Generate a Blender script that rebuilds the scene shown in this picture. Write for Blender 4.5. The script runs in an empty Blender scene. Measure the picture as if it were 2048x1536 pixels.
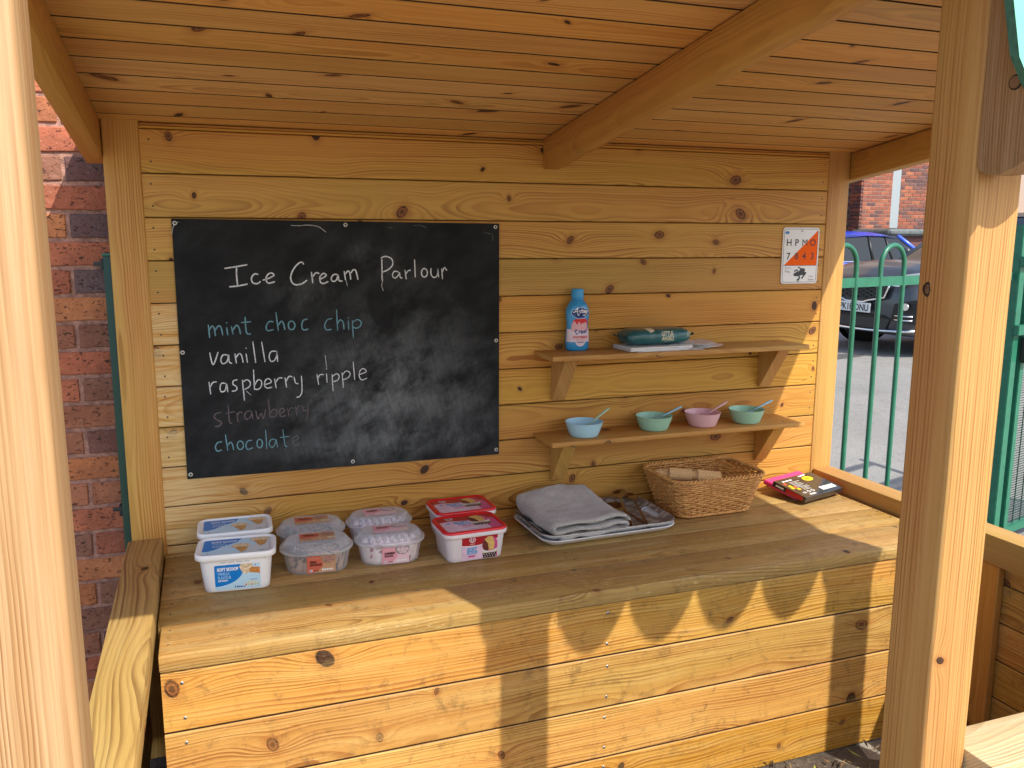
import bpy, bmesh, math, random
from math import sin, cos, pi, radians, sqrt, atan2
from mathutils import Vector, Matrix, noise
from mathutils.geometry import tessellate_polygon

# ------------------------------------------------------------------ camera, sky, sun, exposure
scene = bpy.context.scene
COL = scene.collection
CAMLOC = Vector((0.1445, -2.6086, 0.9235))
YAW, PITCH, ROLL = 0.3466, 0.1684, 0.0025
fwd = Vector((sin(YAW) * cos(PITCH), cos(YAW) * cos(PITCH), -sin(PITCH)))
rgt = Vector((cos(YAW), -sin(YAW), 0))
up = rgt.cross(fwd)
r2 = rgt * cos(ROLL) + up * sin(ROLL)
u2 = up * cos(ROLL) - rgt * sin(ROLL)
cd = bpy.data.cameras.new('camera')
cd.sensor_width = 36.0
cd.lens = 36.0 * 1698.2 / 2048.0
cd.clip_start = 0.05
cd.clip_end = 500
cam = bpy.data.objects.new('camera', cd)
COL.objects.link(cam)
M = Matrix((r2, u2, -fwd)).transposed().to_4x4()
M.translation = CAMLOC
cam.matrix_world = M
scene.camera = cam

SUNV = Vector((0.46, -1.0, 1.19)).normalized()      # towards the sun
w = bpy.data.worlds.new('World')
scene.world = w
w.use_nodes = True
wn = w.node_tree
sky = wn.nodes.new('ShaderNodeTexSky')
sky.sky_type = 'NISHITA'
sky.sun_disc = False
sky.sun_elevation = math.asin(SUNV.z)
sky.sun_rotation = atan2(SUNV.x, SUNV.y)
sky.dust_density = 2.0
sky.air_density = 1.0
bg = wn.nodes['Background']
bg.inputs['Strength'].default_value = 0.15
wn.links.new(sky.outputs[0], bg.inputs['Color'])
sl = bpy.data.lights.new('sun', 'SUN')
sl.energy = 3.15
sl.angle = radians(0.55)
sl.color = (1.0, 0.94, 0.84)
so = bpy.data.objects.new('sun', sl)
COL.objects.link(so)
so.rotation_euler = SUNV.to_track_quat('Z', 'Y').to_euler()
so.location = (3, -6, 8)
scene.view_settings.view_transform = 'Standard'
scene.view_settings.look = 'None'
scene.view_settings.exposure = 0.86
scene.view_settings.gamma = 1.0
scene.view_settings.use_curve_mapping = False
scene.cycles.max_bounces = 10
scene.cycles.diffuse_bounces = 7
scene.cycles.transparent_max_bounces = 12
scene.cycles.caustics_reflective = False
scene.cycles.caustics_refractive = False
RND = random.Random(7)

# ------------------------------------------------------------------ node helper
class NT:
    def __init__(self, name):
        self.m = bpy.data.materials.new(name)
        self.m.use_nodes = True
        self.t = self.m.node_tree
        self.b = self.t.nodes['Principled BSDF']
    def n(self, kind, **kw):
        nd = self.t.nodes.new(kind)
        for k, v in kw.items():
            setattr(nd, k, v)
        return nd
    def put(self, sock, v):
        if isinstance(v, bpy.types.NodeSocket):
            self.t.links.new(v, sock)
        elif v is not None:
            if sock.type == 'RGBA' and len(v) == 3:
                v = (*v, 1)
            sock.default_value = v
    def mth(self, op, a, b=None, c=None, clamp=False):
        nd = self.n('ShaderNodeMath', operation=op)
        nd.use_clamp = clamp
        self.put(nd.inputs[0], a)
        if b is not None: self.put(nd.inputs[1], b)
        if c is not None: self.put(nd.inputs[2], c)
        return nd.outputs[0]
    def vec(self, x, y, z):
        nd = self.n('ShaderNodeCombineXYZ')
        for i, v in enumerate((x, y, z)): self.put(nd.inputs[i], v)
        return nd.outputs[0]
    def sep(self, v):
        nd = self.n('ShaderNodeSeparateXYZ')
        self.put(nd.inputs[0], v)
        return nd.outputs
    def noise(self, vec, scale, detail=3.0, rough=0.5, dist=0.0):
        nd = self.n('ShaderNodeTexNoise')
        self.put(nd.inputs['Vector'], vec)
        nd.inputs['Scale'].default_value = scale
        nd.inputs['Detail'].default_value = detail
        nd.inputs['Roughness'].default_value = rough
        nd.inputs['Distortion'].default_value = dist
        return nd.outputs[0]
    def ss(self, x, a, b, lo=0.0, hi=1.0):
        nd = self.n('ShaderNodeMapRange', interpolation_type='SMOOTHSTEP')
        self.put(nd.inputs['Value'], x)
        self.put(nd.inputs['From Min'], a); self.put(nd.inputs['From Max'], b)
        self.put(nd.inputs['To Min'], lo); self.put(nd.inputs['To Max'], hi)
        return nd.outputs[0]
    def mix(self, f, a, b, blend='MIX'):
        nd = self.n('ShaderNodeMix', data_type='RGBA', blend_type=blend)
        self.put(nd.inputs['Factor'], f)
        self.put(nd.inputs['A'], a)   # by name picks the float one first; fixed below
        return nd
    def mixc(self, f, a, b, blend='MIX'):
        nd = self.n('ShaderNodeMix', data_type='RGBA', blend_type=blend)
        self.put(nd.inputs[0], f)
        self.put(nd.inputs[6], a)
        self.put(nd.inputs[7], b)
        return nd.outputs[2]
    def obj(self):
        return self.n('ShaderNodeTexCoord').outputs['Object']
    def rand(self):
        return self.n('ShaderNodeObjectInfo').outputs['Random']
    def bump(self, h, dist=0.001, strength=1.0):
        nd = self.n('ShaderNodeBump')
        nd.inputs['Strength'].default_value = strength
        nd.inputs['Distance'].default_value = dist
        self.put(nd.inputs['Height'], h)
        self.put(self.b.inputs['Normal'], nd.outputs[0])

def simple(name, col, rough=0.5, metal=0.0, spec=0.5, noise=0.0, nscale=20.0, coat=0.0, bump=0.0, bscale=200.0):
    N = NT(name)
    if noise:
        f = N.noise(N.obj(), nscale, 4)
        f = N.ss(f, 0.3, 0.7)
        c = N.mixc(f, tuple(x * (1 - noise) for x in col), tuple(min(1, x * (1 + noise * 0.6)) for x in col))
        N.put(N.b.inputs['Base Color'], c)
    else:
        N.b.inputs['Base Color'].default_value = (*col, 1)
    N.b.inputs['Roughness'].default_value = rough
    N.b.inputs['Metallic'].default_value = metal
    N.b.inputs['Specular IOR Level'].default_value = spec
    N.b.inputs['Coat Weight'].default_value = coat
    if bump:
        N.bump(N.noise(N.obj(), bscale, 2), bump)
    return N.m

def wood(name, light, mid, dark, knots=0.55, ring=0.0065, knotsize=1.0, wear=0.0, wearcol=(0.5, 0.4, 0.26), dirt=0.0, rough=0.55, tint=0.25, contrast=1.0, relief=0.0006, streak=0.6, knotstretch=1.0, green=0.3, seed=0.0, bleach=0.0, xstretch=1.0, straight=1.0, pith=0.0, kden=(2.7, 7.0), gold=(1.02, 1.015, 0.78), endfade=0.0, flecks=0.0):
    """pine: local X runs along the board; rings are the contours of a warped distance to the pith"""
    N = NT(name)
    x, y, z = N.sep(N.obj())
    rnd = N.rand()
    r1 = N.mth('FRACT', N.mth('MULTIPLY', rnd, 17.31))
    r2_ = N.mth('FRACT', N.mth('MULTIPLY', rnd, 91.7))
    r3 = N.mth('FRACT', N.mth('MULTIPLY', rnd, 257.9))
    u = N.mth('ADD', x, N.mth('MULTIPLY', rnd, 61.0 + seed))
    vv = N.mth('ADD', z, y)
    v = N.mth('ADD', vv, N.mth('MULTIPLY', r1, 23.0))
    # knots
    kx, kz = kden[0] * xstretch, kden[1]
    vor = N.n('ShaderNodeTexVoronoi', voronoi_dimensions='2D', feature='F1')
    N.put(vor.inputs['Vector'], N.vec(N.mth('MULTIPLY', u, kx), N.mth('MULTIPLY', v, kz), 0.0))
    vor.inputs['Scale'].default_value = 1.0
    vor.inputs['Randomness'].default_value = 0.95
    px, py, pz = N.sep(vor.outputs['Position'])
    cr, cg, cb = N.sep(vor.outputs['Color'])
    dx = N.mth('SUBTRACT', N.mth('DIVIDE', px, kx), u)
    dz = N.mth('SUBTRACT', N.mth('DIVIDE', py, kz), v)
    # slight irregular knot outline
    wob = N.noise(N.vec(N.mth('MULTIPLY', u, 60.0), N.mth('MULTIPLY', v, 60.0), 0.0), 1.0, 2)
    has = N.mth('LESS_THAN', cr, knots)
    R = N.mth('MULTIPLY', N.mth('ADD', N.mth('MULTIPLY', N.mth('MULTIPLY', cg, cg), 0.0095), 0.0052), knotsize)
    # knots are tilted ellipses
    ca = N.mth('COSINE', N.mth('MULTIPLY', cb, 3.0)); sa = N.mth('SINE', N.mth('MULTIPLY', cb, 3.0))
    ex = N.mth('ADD', N.mth('MULTIPLY', dx, ca), N.mth('MULTIPLY', dz, sa))
    ez = N.mth('SUBTRACT', N.mth('MULTIPLY', dz, ca), N.mth('MULTIPLY', dx, sa))
    ex = N.mth('DIVIDE', ex, 1.0 + 0.45 * knotstretch)
    dk = N.mth('SQRT', N.mth('ADD', N.mth('MULTIPLY', ex, ex), N.mth('MULTIPLY', ez, ez)))
    dk = N.mth('DIVIDE', dk, R)
    dk = N.mth('ADD', dk, N.mth('MULTIPLY', N.mth('SUBTRACT', wob, 0.5), 0.55))
    # warp
    n1 = N.noise(N.vec(N.mth('MULTIPLY', u, 1.1), N.mth('MULTIPLY', v, 3.5), r2_), 1.0, 2.0, 0.5)
    n2 = N.noise(N.vec(N.mth('MULTIPLY', u, 5.0), N.mth('MULTIPLY', v, 28.0), r3), 1.0, 2.0, 0.5)
    gx = N.mth('DIVIDE', dx, N.mth('MULTIPLY', R, 5.5))
    gz = N.mth('DIVIDE', dz, N.mth('MULTIPLY', R, 2.3))
    g = N.mth('EXPONENT', N.mth('MULTIPLY', N.mth('ADD', N.mth('MULTIPLY', gx, gx), N.mth('MULTIPLY', gz, gz)), -1.0))
    g = N.mth('MULTIPLY', N.mth('MULTIPLY', g, has), N.mth('MULTIPLY', R, 1.9))
    v0 = N.mth('MULTIPLY', N.mth('SUBTRACT', r2_, 0.5), 0.16 + pith)
    vc = N.mth('ADD', N.mth('SUBTRACT', vv, v0), N.mth('MULTIPLY', N.mth('SUBTRACT', n1, 0.5), 0.075 * straight))
    vc = N.mth('ADD', vc, N.mth('MULTIPLY', N.mth('SUBTRACT', n2, 0.5), 0.006))
    n3 = N.noise(N.vec(N.mth('MULTIPLY', u, 1.6), 0.0, r1), 1.0, 2.0, 0.5)
    h = N.mth('ADD', 0.012, N.mth('MULTIPLY', n3, 0.10 * straight))
    F = N.mth('SQRT', N.mth('ADD', N.mth('MULTIPLY', vc, vc), N.mth('MULTIPLY', h, h)))
    F = N.mth('ADD', F, g)
    fr = N.mth('MULTIPLY', F, 1.0 / ring)
    # unequal ring widths
    fr = N.mth('ADD', fr, N.mth('MULTIPLY', N.noise(N.vec(fr, r3, 0.0), 0.45, 1.0), 1.6))
    saw = N.mth('FRACT', fr)
    late = N.mth('MULTIPLY', N.ss(saw, 0.25, 0.88), N.ss(saw, 1.0, 0.90))
    amp = N.ss(N.noise(N.vec(N.mth('FLOOR', fr), r1, 5.0), 3.1, 0.0), 0.3, 0.7, 0.35, 1.0)
    late = N.mth('MULTIPLY', late, amp)
    patch = N.ss(N.noise(N.vec(N.mth('MULTIPLY', u, 2.2), N.mth('MULTIPLY', v, 9.0), 3.0), 1.0, 2.0), 0.35, 0.65, 0.35, 1.0)
    late = N.mth('MULTIPLY', late, N.mth('MULTIPLY', patch, contrast), clamp=True)
    fib = N.noise(N.vec(N.mth('MULTIPLY', u, 5.0), N.mth('MULTIPLY', v, 420.0), 0.0), 1.0, 3.0, 0.65)
    fibw = N.noise(N.vec(N.mth('MULTIPLY', u, 1.3), N.mth('MULTIPLY', v, 45.0), 0.0), 1.0, 3.0, 0.6)
    c = N.mixc(N.ss(fibw, 0.3, 0.7), light, mid)
    c = N.mixc(late, c, dark)
    c = N.mixc(N.mth('MULTIPLY', N.ss(fib, 0.35, 0.75), 0.30 * streak), c, dark)
    # heartwood / sapwood tint by board and in bands
    hue = N.noise(N.vec(N.mth('MULTIPLY', u, 0.7), N.mth('MULTIPLY', v, 5.0), r2_), 1.0, 2.0)
    c = N.mixc(N.mth('MULTIPLY', N.ss(hue, 0.4, 0.68), tint), c, (0.50, 0.17, 0.045), 'MIX')
    c = N.mixc(N.mth('MULTIPLY', N.ss(hue, 0.56, 0.30), green), c, (0.36, 0.26, 0.045), 'MIX')
    hs = N.n('ShaderNodeHueSaturation')
    N.put(hs.inputs['Value'], N.ss(rnd, 0.0, 1.0, 0.90, 1.07))
    N.put(hs.inputs['Saturation'], N.ss(r3, 0.0, 1.0, 0.95, 1.04))
    N.put(hs.inputs['Color'], c)
    c = hs.outputs[0]
    # knots colour: reddish halo, rings inside, black bark edge
    halo = N.mth('MULTIPLY', N.ss(dk, 2.6, 0.9), has)
    c = N.mixc(N.mth('MULTIPLY', halo, 0.45), c, (0.33, 0.115, 0.03))
    inner = N.mixc(N.ss(N.mth('SINE', N.mth('MULTIPLY', dk, 14.0)), -0.6, 0.8), (0.15, 0.050, 0.016), (0.26, 0.10, 0.034))
    inner = N.mixc(N.ss(N.mth('FRACT', N.mth('MULTIPLY', cb, 7.3)), 0.35, 0.75), inner, (0.055, 0.022, 0.010))
    inner = N.mixc(N.mth('MULTIPLY', N.ss(dk, 0.45, 0.1), 0.7), inner, (0.04, 0.016, 0.008))
    c = N.mixc(N.mth('MULTIPLY', N.ss(dk, 1.06, 0.9), has), c, inner)
    edge = N.mth('MULTIPLY', N.mth('MULTIPLY', N.ss(dk, 0.72, 0.92), N.ss(dk, 1.16, 0.98)), has)
    edge = N.mth('MULTIPLY', edge, N.ss(wob, 0.42, 0.62))
    c = N.mixc(N.mth('MULTIPLY', edge, 0.85), c, (0.022, 0.010, 0.005))
    if wear:
        wn_ = N.noise(N.vec(N.mth('MULTIPLY', u, 2.5), N.mth('MULTIPLY', v, 30.0), 9.0), 1.0, 5.0, 0.65)
        c = N.mixc(N.mth('MULTIPLY', N.ss(wn_, 0.42, 0.72), wear), c, wearcol)
    if bleach:
        c = N.mixc(bleach, c, wearcol)
    if dirt:
        d1 = N.noise(N.vec(N.mth('MULTIPLY', u, 22.0), N.mth('MULTIPLY', vv, 18.0), r1), 1.0, 6.0, 0.7, 0.6)
        d2 = N.noise(N.vec(N.mth('MULTIPLY', u, 60.0), N.mth('MULTIPLY', vv, 40.0), r2_), 1.0, 3.0, 0.7)
        c = N.mixc(N.mth('MULTIPLY', N.mth('MULTIPLY', N.ss(d1, 0.48, 0.75), N.ss(d2, 0.35, 0.6)), dirt), c, (0.10, 0.06, 0.03))
    if endfade:
        em = N.ss(N.noise(N.vec(N.mth('MULTIPLY', u, 4.0), N.mth('MULTIPLY', v, 55.0), 2.0), 1.0, 4.0, 0.6), 0.30, 0.62)
        em = N.mth('MULTIPLY', em, N.ss(x, 0.42, 0.02))
        c = N.mixc(N.mth('MULTIPLY', N.mth('MULTIPLY', em, endfade), N.mth('SUBTRACT', 1.0, N.mth('MULTIPLY', late, 0.75))), c, (0.70, 0.50, 0.30))
    if flecks:
        fk = N.noise(N.vec(N.mth('MULTIPLY', u, 38.0), N.mth('MULTIPLY', v, 160.0), 4.0), 1.0, 4.0, 0.7)
        fm = N.ss(N.noise(N.vec(N.mth('MULTIPLY', u, 2.6), N.mth('MULTIPLY', v, 9.0), 8.0), 1.0, 3.0), 0.42, 0.62)
        c = N.mixc(N.mth('MULTIPLY', N.mth('MULTIPLY', N.ss(fk, 0.57, 0.66), fm), flecks), c, (0.72, 0.60, 0.36))
        c = N.mixc(N.mth('MULTIPLY', N.mth('MULTIPLY', N.ss(fk, 0.42, 0.32), fm), flecks * 0.8), c, (0.13, 0.075, 0.025))
    gm = N.n('ShaderNodeMix', data_type='RGBA', blend_type='MULTIPLY')
    N.put(gm.inputs[0], 1.0); N.put(gm.inputs[6], c); N.put(gm.inputs[7], tuple(gold))
    c = gm.outputs[2]
    N.put(N.b.inputs['Base Color'], c)
    N.put(N.b.inputs['Roughness'], N.ss(late, 0.0, 1.0, rough + 0.06, rough - 0.08))
    N.b.inputs['Specular IOR Level'].default_value = 0.35
    hgt = N.mth('ADD', N.mth('MULTIPLY', late, 0.6), N.mth('MULTIPLY', fib, 0.6))
    hgt = N.mth('SUBTRACT', hgt, N.mth('MULTIPLY', edge, 1.2))
    N.bump(hgt, relief)
    return N.m

W_WALL = wood('pine_wall', (0.60, 0.335, 0.088), (0.53, 0.275, 0.062), (0.30, 0.105, 0.018), knots=0.66, ring=0.0064, green=0.42, contrast=1.2, kden=(3.4, 8.5), knotsize=1.1, tint=0.25)
W_WALLB = wood('pine_wall_faded', (0.62, 0.345, 0.100), (0.54, 0.28, 0.070), (0.30, 0.105, 0.018), knots=0.66, ring=0.0064, green=0.25, contrast=1.25, kden=(3.4, 8.5), knotsize=1.1, tint=0.3, endfade=0.9)
W_WALL_EDGE = simple('dark_joint', (0.085, 0.045, 0.018), 0.95)  # dark brown for board joint faces and the counter backing
W_ROOF = wood('pine_roof', (0.76, 0.415, 0.140), (0.68, 0.345, 0.105), (0.38, 0.155, 0.036), knots=0.5, ring=0.009, contrast=0.9, gold=(1.0, 1.0, 0.92), tint=0.25, knotstretch=3.0, green=0.2, seed=5)
W_POST = wood('pine_post', (0.66, 0.385, 0.150), (0.58, 0.31, 0.105), (0.38, 0.165, 0.046), knots=0.16, ring=0.0058, contrast=1.5, streak=1.1, gold=(1, 1.0, 0.82), tint=0.35, seed=11, xstretch=0.7, straight=0.3)
W_POSTL = wood('pine_post_pinkish', (0.47, 0.315, 0.180), (0.41, 0.255, 0.130), (0.27, 0.135, 0.058), knots=0.12, ring=0.0050, contrast=1.5, streak=1.4, gold=(1, 1, 0.95), tint=0.12, green=0.0, seed=13, xstretch=0.7, straight=0.10, pith=0.0)
W_BEAM = wood('pine_beam', (0.62, 0.32, 0.09), (0.54, 0.25, 0.062), (0.34, 0.135, 0.030), knots=0.2, ring=0.007, contrast=0.7, seed=3)
W_COUNTER = wood('pine_counter', (0.52, 0.33, 0.120), (0.44, 0.265, 0.088), (0.27, 0.135, 0.042), knots=0.42, ring=0.0075, wear=0.45, wearcol=(0.52, 0.40, 0.21), dirt=0.6, rough=0.46, contrast=1.25, tint=0.15, green=0.12, seed=17, relief=0.0012, flecks=0.7, kden=(2.7, 6.2), gold=(0.95, 0.93, 0.80))
W_FRONT = wood('pine_front', (0.60, 0.335, 0.098), (0.52, 0.26, 0.062), (0.31, 0.115, 0.022), knots=0.55, ring=0.0085, knotsize=1.3, dirt=0.65, rough=0.5, contrast=1.6, tint=0.25, green=0.25, seed=23, flecks=0.25, streak=0.9, relief=0.001, wear=0.25, wearcol=(0.66, 0.47, 0.22))
W_SHELF = wood('pine_shelf', (0.52, 0.30, 0.115), (0.45, 0.24, 0.08), (0.30, 0.13, 0.04), knots=0.4, ring=0.007, wear=0.3, wearcol=(0.42, 0.31, 0.17), seed=31, contrast=0.7)
W_RAIL = wood('pine_rail', (0.52, 0.33, 0.125), (0.45, 0.27, 0.095), (0.22, 0.10, 0.035), knots=0.4, ring=0.009, knotsize=1.5, seed=37, contrast=1.6, green=0.25, relief=0.0012, wear=0.25, wearcol=(0.50, 0.38, 0.19))
W_OLD = wood('weathered_pine', (0.40, 0.27, 0.155), (0.33, 0.21, 0.12), (0.16, 0.085, 0.04), knots=0.25, ring=0.0045, wear=0.5, wearcol=(0.46, 0.36, 0.24), seed=41, gold=(1.08, 0.92, 0.78), contrast=0.8, relief=0.002, tint=0.1, green=0.2)
W_LEDGE = wood('sunbleached_pine', (0.66, 0.52, 0.31), (0.58, 0.44, 0.25), (0.34, 0.22, 0.10), knots=0.3, ring=0.006, wear=0.5, wearcol=(0.70, 0.58, 0.38), seed=43, gold=(1, 1, 1), contrast=1.0, relief=0.0012, tint=0.05, green=0.1)

# ------------------------------------------------------------------ object helpers
def link(o, parent=None):
    COL.objects.link(o)
    if parent is not None:
        o.parent = parent
    return o

def tag(o, label=None, cat=None, group=None, kind=None):
    if label: o['label'] = label
    if cat: o['category'] = cat
    if group: o['group'] = group
    if kind: o['kind'] = kind
    return o

def thing(name, label, cat, loc=(0, 0, 0), rz=0.0, group=None):
    o = bpy.data.objects.new(name, None)
    o.empty_display_size = 0.05
    link(o)
    o.location = loc
    o.rotation_euler = (0, 0, rz)
    return tag(o, label, cat, group)

def new(name, me, mats=None, parent=None, loc=(0, 0, 0), rot=(0, 0, 0), smooth=False):
    if isinstance(me, bmesh.types.BMesh):
        b = me
        me = bpy.data.meshes.new(name)
        b.to_mesh(me)
        b.free()
    if mats is not None and len(me.materials) == 0:
        for m in (mats if isinstance(mats, (list, tuple)) else [mats]):
            me.materials.append(m)
    if smooth:
        me.polygons.foreach_set('use_smooth', [True] * len(me.polygons))
    o = bpy.data.objects.new(name, me)
    o.location = loc
    o.rotation_euler = rot
    return link(o, parent)

def smooth_angle(me, deg=35):
    me.polygons.foreach_set('use_smooth', [True] * len(me.polygons))
    try:
        me.set_sharp_from_angle(angle=radians(deg))
    except Exception:
        pass

BOXES = {}
def box_mesh(dx, dy, dz, bev=0.003, seg=1, mat=None, key=''):
    k = (round(dx, 4), round(dy, 4), round(dz, 4), bev, seg, mat.name if mat else '', key)
    if k in BOXES: return BOXES[k]
    b = bmesh.new()
    bmesh.ops.create_cube(b, size=1.0)
    bmesh.ops.scale(b, vec=(dx, dy, dz), verts=b.verts)
    if bev:
        bmesh.ops.bevel(b, geom=b.edges[:], offset=bev, segments=seg, affect='EDGES', profile=0.5)
    me = bpy.data.meshes.new('box')
    b.to_mesh(me); b.free()
    if mat: me.materials.append(mat)
    if seg > 1: smooth_angle(me, 40)
    BOXES[k] = me
    return me

def box(name, a, b_, mat, parent=None, bev=0.003, seg=1, axis='X'):
    """axis-aligned box from corner a to corner b; its local X (the grain) lies along `axis`"""
    c = [(a[i] + b_[i]) / 2 for i in range(3)]
    d = [abs(b_[i] - a[i]) for i in range(3)]
    if axis == 'X':
        me = box_mesh(d[0], d[1], d[2], bev, seg, mat); rot = (0, 0, 0)
    elif axis == 'Z':
        me = box_mesh(d[2], d[1], d[0], bev, seg, mat); rot = (0, -pi / 2, 0)
    else:
        me = box_mesh(d[1], d[0], d[2], bev, seg, mat); rot = (0, 0, pi / 2)
    return new(name, me, None, parent, c, rot)

CL = {}
def clad_mesh(L, pitch, th=0.018, gap=0.003, bev=0.0025, mat=None):
    """shiplap board: front at y=0 facing -Y, tongue tucked behind the next board"""
    k = (round(L, 4), round(pitch, 4), th, gap, bev, mat.name)
    if k in CL: return CL[k]
    h = pitch - gap
    prof = [(bev, 0), (0, bev), (0, h - bev), (bev, h), (th * 0.45, h), (th * 0.45, h + gap + 0.006), (th, h + gap + 0.006), (th, 0.0)]
    b = bmesh.new()
    A = [b.verts.new((0, p[0], p[1])) for p in prof]
    B = [b.verts.new((L, p[0], p[1])) for p in prof]
    n = len(prof)
    for i in range(n):
        j = (i + 1) % n
        b.faces.new((A[i], B[i], B[j], A[j]))
    b.faces.new(A); b.faces.new(B[::-1])
    for f in b.faces:
        ys = [v.co.y for v in f.verts]
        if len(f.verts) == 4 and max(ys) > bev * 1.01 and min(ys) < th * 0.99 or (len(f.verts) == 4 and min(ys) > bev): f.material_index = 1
    bmesh.ops.recalc_face_normals(b, faces=b.faces)
    me = bpy.data.meshes.new('board')
    b.to_mesh(me); b.free()
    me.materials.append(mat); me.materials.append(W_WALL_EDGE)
    CL[k] = me
    return me

def add_box(b, a, c, mi=0):
    vs = [b.verts.new((x, y, z)) for x in (a[0], c[0]) for y in (a[1], c[1]) for z in (a[2], c[2])]
    fs = [(0, 1, 3, 2), (4, 6, 7, 5), (0, 4, 5, 1), (2, 3, 7, 6), (0, 2, 6, 4), (1, 5, 7, 3)]
    for f in fs:
        q = b.faces.new([vs[i] for i in f]); q.material_index = mi

def add_tube(b, pts, rad, sides=8, closed=False, mi=0, caps=True, flat=1.0):
    pts = [Vector(p) for p in pts]
    n = len(pts)
    rads = rad if isinstance(rad, (list, tuple)) else [rad] * n
    rings = []
    prev = None
    for i in range(n):
        a = pts[(i - 1) % n] if (closed or i > 0) else pts[i]
        c = pts[(i + 1) % n] if (closed or i < n - 1) else pts[i]
        t = (c - a)
        if t.length < 1e-9: t = Vector((0, 0, 1))
        t.normalize()
        if prev is None:
            ref = Vector((0, 0, 1)) if abs(t.z) < 0.9 else Vector((1, 0, 0))
            nx = t.cross(ref).normalized()
        else:
            nx = (prev - t * prev.dot(t))
            if nx.length < 1e-6: nx = t.orthogonal()
            nx.normalize()
        prev = nx
        ny = t.cross(nx)
        rings.append([b.verts.new(pts[i] + (nx * cos(2 * pi * k / sides) + ny * sin(2 * pi * k / sides) * flat) * rads[i]) for k in range(sides)])
    m = n if closed else n - 1
    for i in range(m):
        A, B = rings[i], rings[(i + 1) % n]
        for k in range(sides):
            f = b.faces.new((A[k], A[(k + 1) % sides], B[(k + 1) % sides], B[k]))
            f.material_index = mi; f.smooth = True
    if caps and not closed:
        for rr, fl in ((rings[0], True), (rings[-1], False)):
            try:
                f = b.faces.new(rr[::-1] if fl else rr); f.material_index = mi
            except ValueError: pass
    return rings

def rrect(w_, d_, r, n=5, cx=0.0, cy=0.0):
    """rounded rectangle outline, counter-clockwise"""
    r = min(r, w_ / 2 - 1e-4, d_ / 2 - 1e-4)
    out = []
    for (sx, sy, a0) in ((1, -1, -pi / 2), (1, 1, 0), (-1, 1, pi / 2), (-1, -1, pi)):
        for i in range(n + 1):
            a = a0 + (pi / 2) * i / n
            out.append((cx + sx * (w_ / 2 - r) + r * cos(a), cy + sy * (d_ / 2 - r) + r * sin(a)))
    return out

def loft(b, rings, mi=0, cap0=False, cap1=False, smooth=True):
    V = [[b.verts.new(p) for p in r] for r in rings]
    n = len(V[0])
    for i in range(len(V) - 1):
        for k in range(n):
            f = b.faces.new((V[i][k], V[i][(k + 1) % n], V[i + 1][(k + 1) % n], V[i + 1][k]))
            f.material_index = mi; f.smooth = smooth
    if cap0:
        f = b.faces.new(V[0][::-1]); f.material_index = mi
    if cap1:
        f = b.faces.new(V[-1]); f.material_index = mi
    return V

def lathe(b, prof, seg=32, mi=0, sx=1.0, sy=1.0):
    rings = [[(r * cos(2 * pi * k / seg) * sx, r * sin(2 * pi * k / seg) * sy, z) for k in range(seg)] for r, z in prof]
    return loft(b, rings, mi)

def copy_tree(o, parent=None):
    c = o.copy(); COL.objects.link(c); c.parent = parent
    for ch in list(o.children):
        copy_tree(ch, c)
    return c
# ------------------------------------------------------------------ ground
N = NT('tarmac')
o_ = N.obj()
a1 = N.noise(o_, 1.2, 5, 0.6); a2 = N.noise(o_, 140.0, 3, 0.7); a3 = N.noise(o_, 14.0, 4)
c = N.mixc(N.ss(a1, 0.35, 0.65), (0.17, 0.165, 0.155), (0.23, 0.225, 0.21))
c = N.mixc(N.ss(a2, 0.4, 0.7), c, (0.30, 0.29, 0.27))
c = N.mixc(N.mth('MULTIPLY', N.ss(a2, 0.46, 0.3), 0.6), c, (0.06, 0.06, 0.058))
c = N.mixc(N.mth('MULTIPLY', N.ss(a3, 0.55, 0.75), 0.35), c, (0.11, 0.105, 0.095))
N.put(N.b.inputs['Base Color'], c)
N.b.inputs['Roughness'].default_value = 0.85
N.bump(a2, 0.004)
M_TAR = N.m
N = NT('playground_ground')
o_ = N.obj()
a2 = N.noise(o_, 90.0, 4, 0.7); a1 = N.noise(o_, 2.0, 4)
c = N.mixc(N.ss(a1, 0.4, 0.65), (0.27, 0.245, 0.205), (0.35, 0.315, 0.26))
c = N.mixc(N.ss(a2, 0.45, 0.7), c, (0.42, 0.385, 0.32))
N.put(N.b.inputs['Base Color'], c)
N.b.inputs['Roughness'].default_value = 0.9
N.bump(a2, 0.003)
M_PLAY = N.m
N = NT('soil')
o_ = N.obj()
a2 = N.noise(o_, 60.0, 5, 0.75); a1 = N.noise(o_, 7.0, 4)
c = N.mixc(N.ss(a1, 0.35, 0.65), (0.055, 0.042, 0.032), (0.12, 0.098, 0.075))
c = N.mixc(N.ss(a2, 0.52, 0.75), c, (0.26, 0.22, 0.17))
N.put(N.b.inputs['Base Color'], c)
N.b.inputs['Roughness'].default_value = 0.95
N.bump(a2, 0.006)
M_SOIL = N.m
GZ = -0.65
def sheet(name, x0, x1, y0, y1, z, m, nx=1, ny=1, amp=0.0):
    b = bmesh.new()
    vs = [[b.verts.new((x0 + (x1 - x0) * i / nx, y0 + (y1 - y0) * j / ny, z + (amp * noise.noise(Vector((i * 0.37, j * 0.41, 1.3))) if amp else 0))) for j in range(ny + 1)] for i in range(nx + 1)]
    for i in range(nx):
        for j in range(ny):
            b.faces.new((vs[i][j], vs[i + 1][j], vs[i + 1][j + 1], vs[i][j + 1]))
    return tag(new(name, b, m, smooth=bool(amp)), kind='structure')
b = bmesh.new()
ys = (-60, 1.5, 3.2, 4.2, 200)
zs = (GZ - 0.008, GZ - 0.008, -0.40, -0.374, -0.374)
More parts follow.
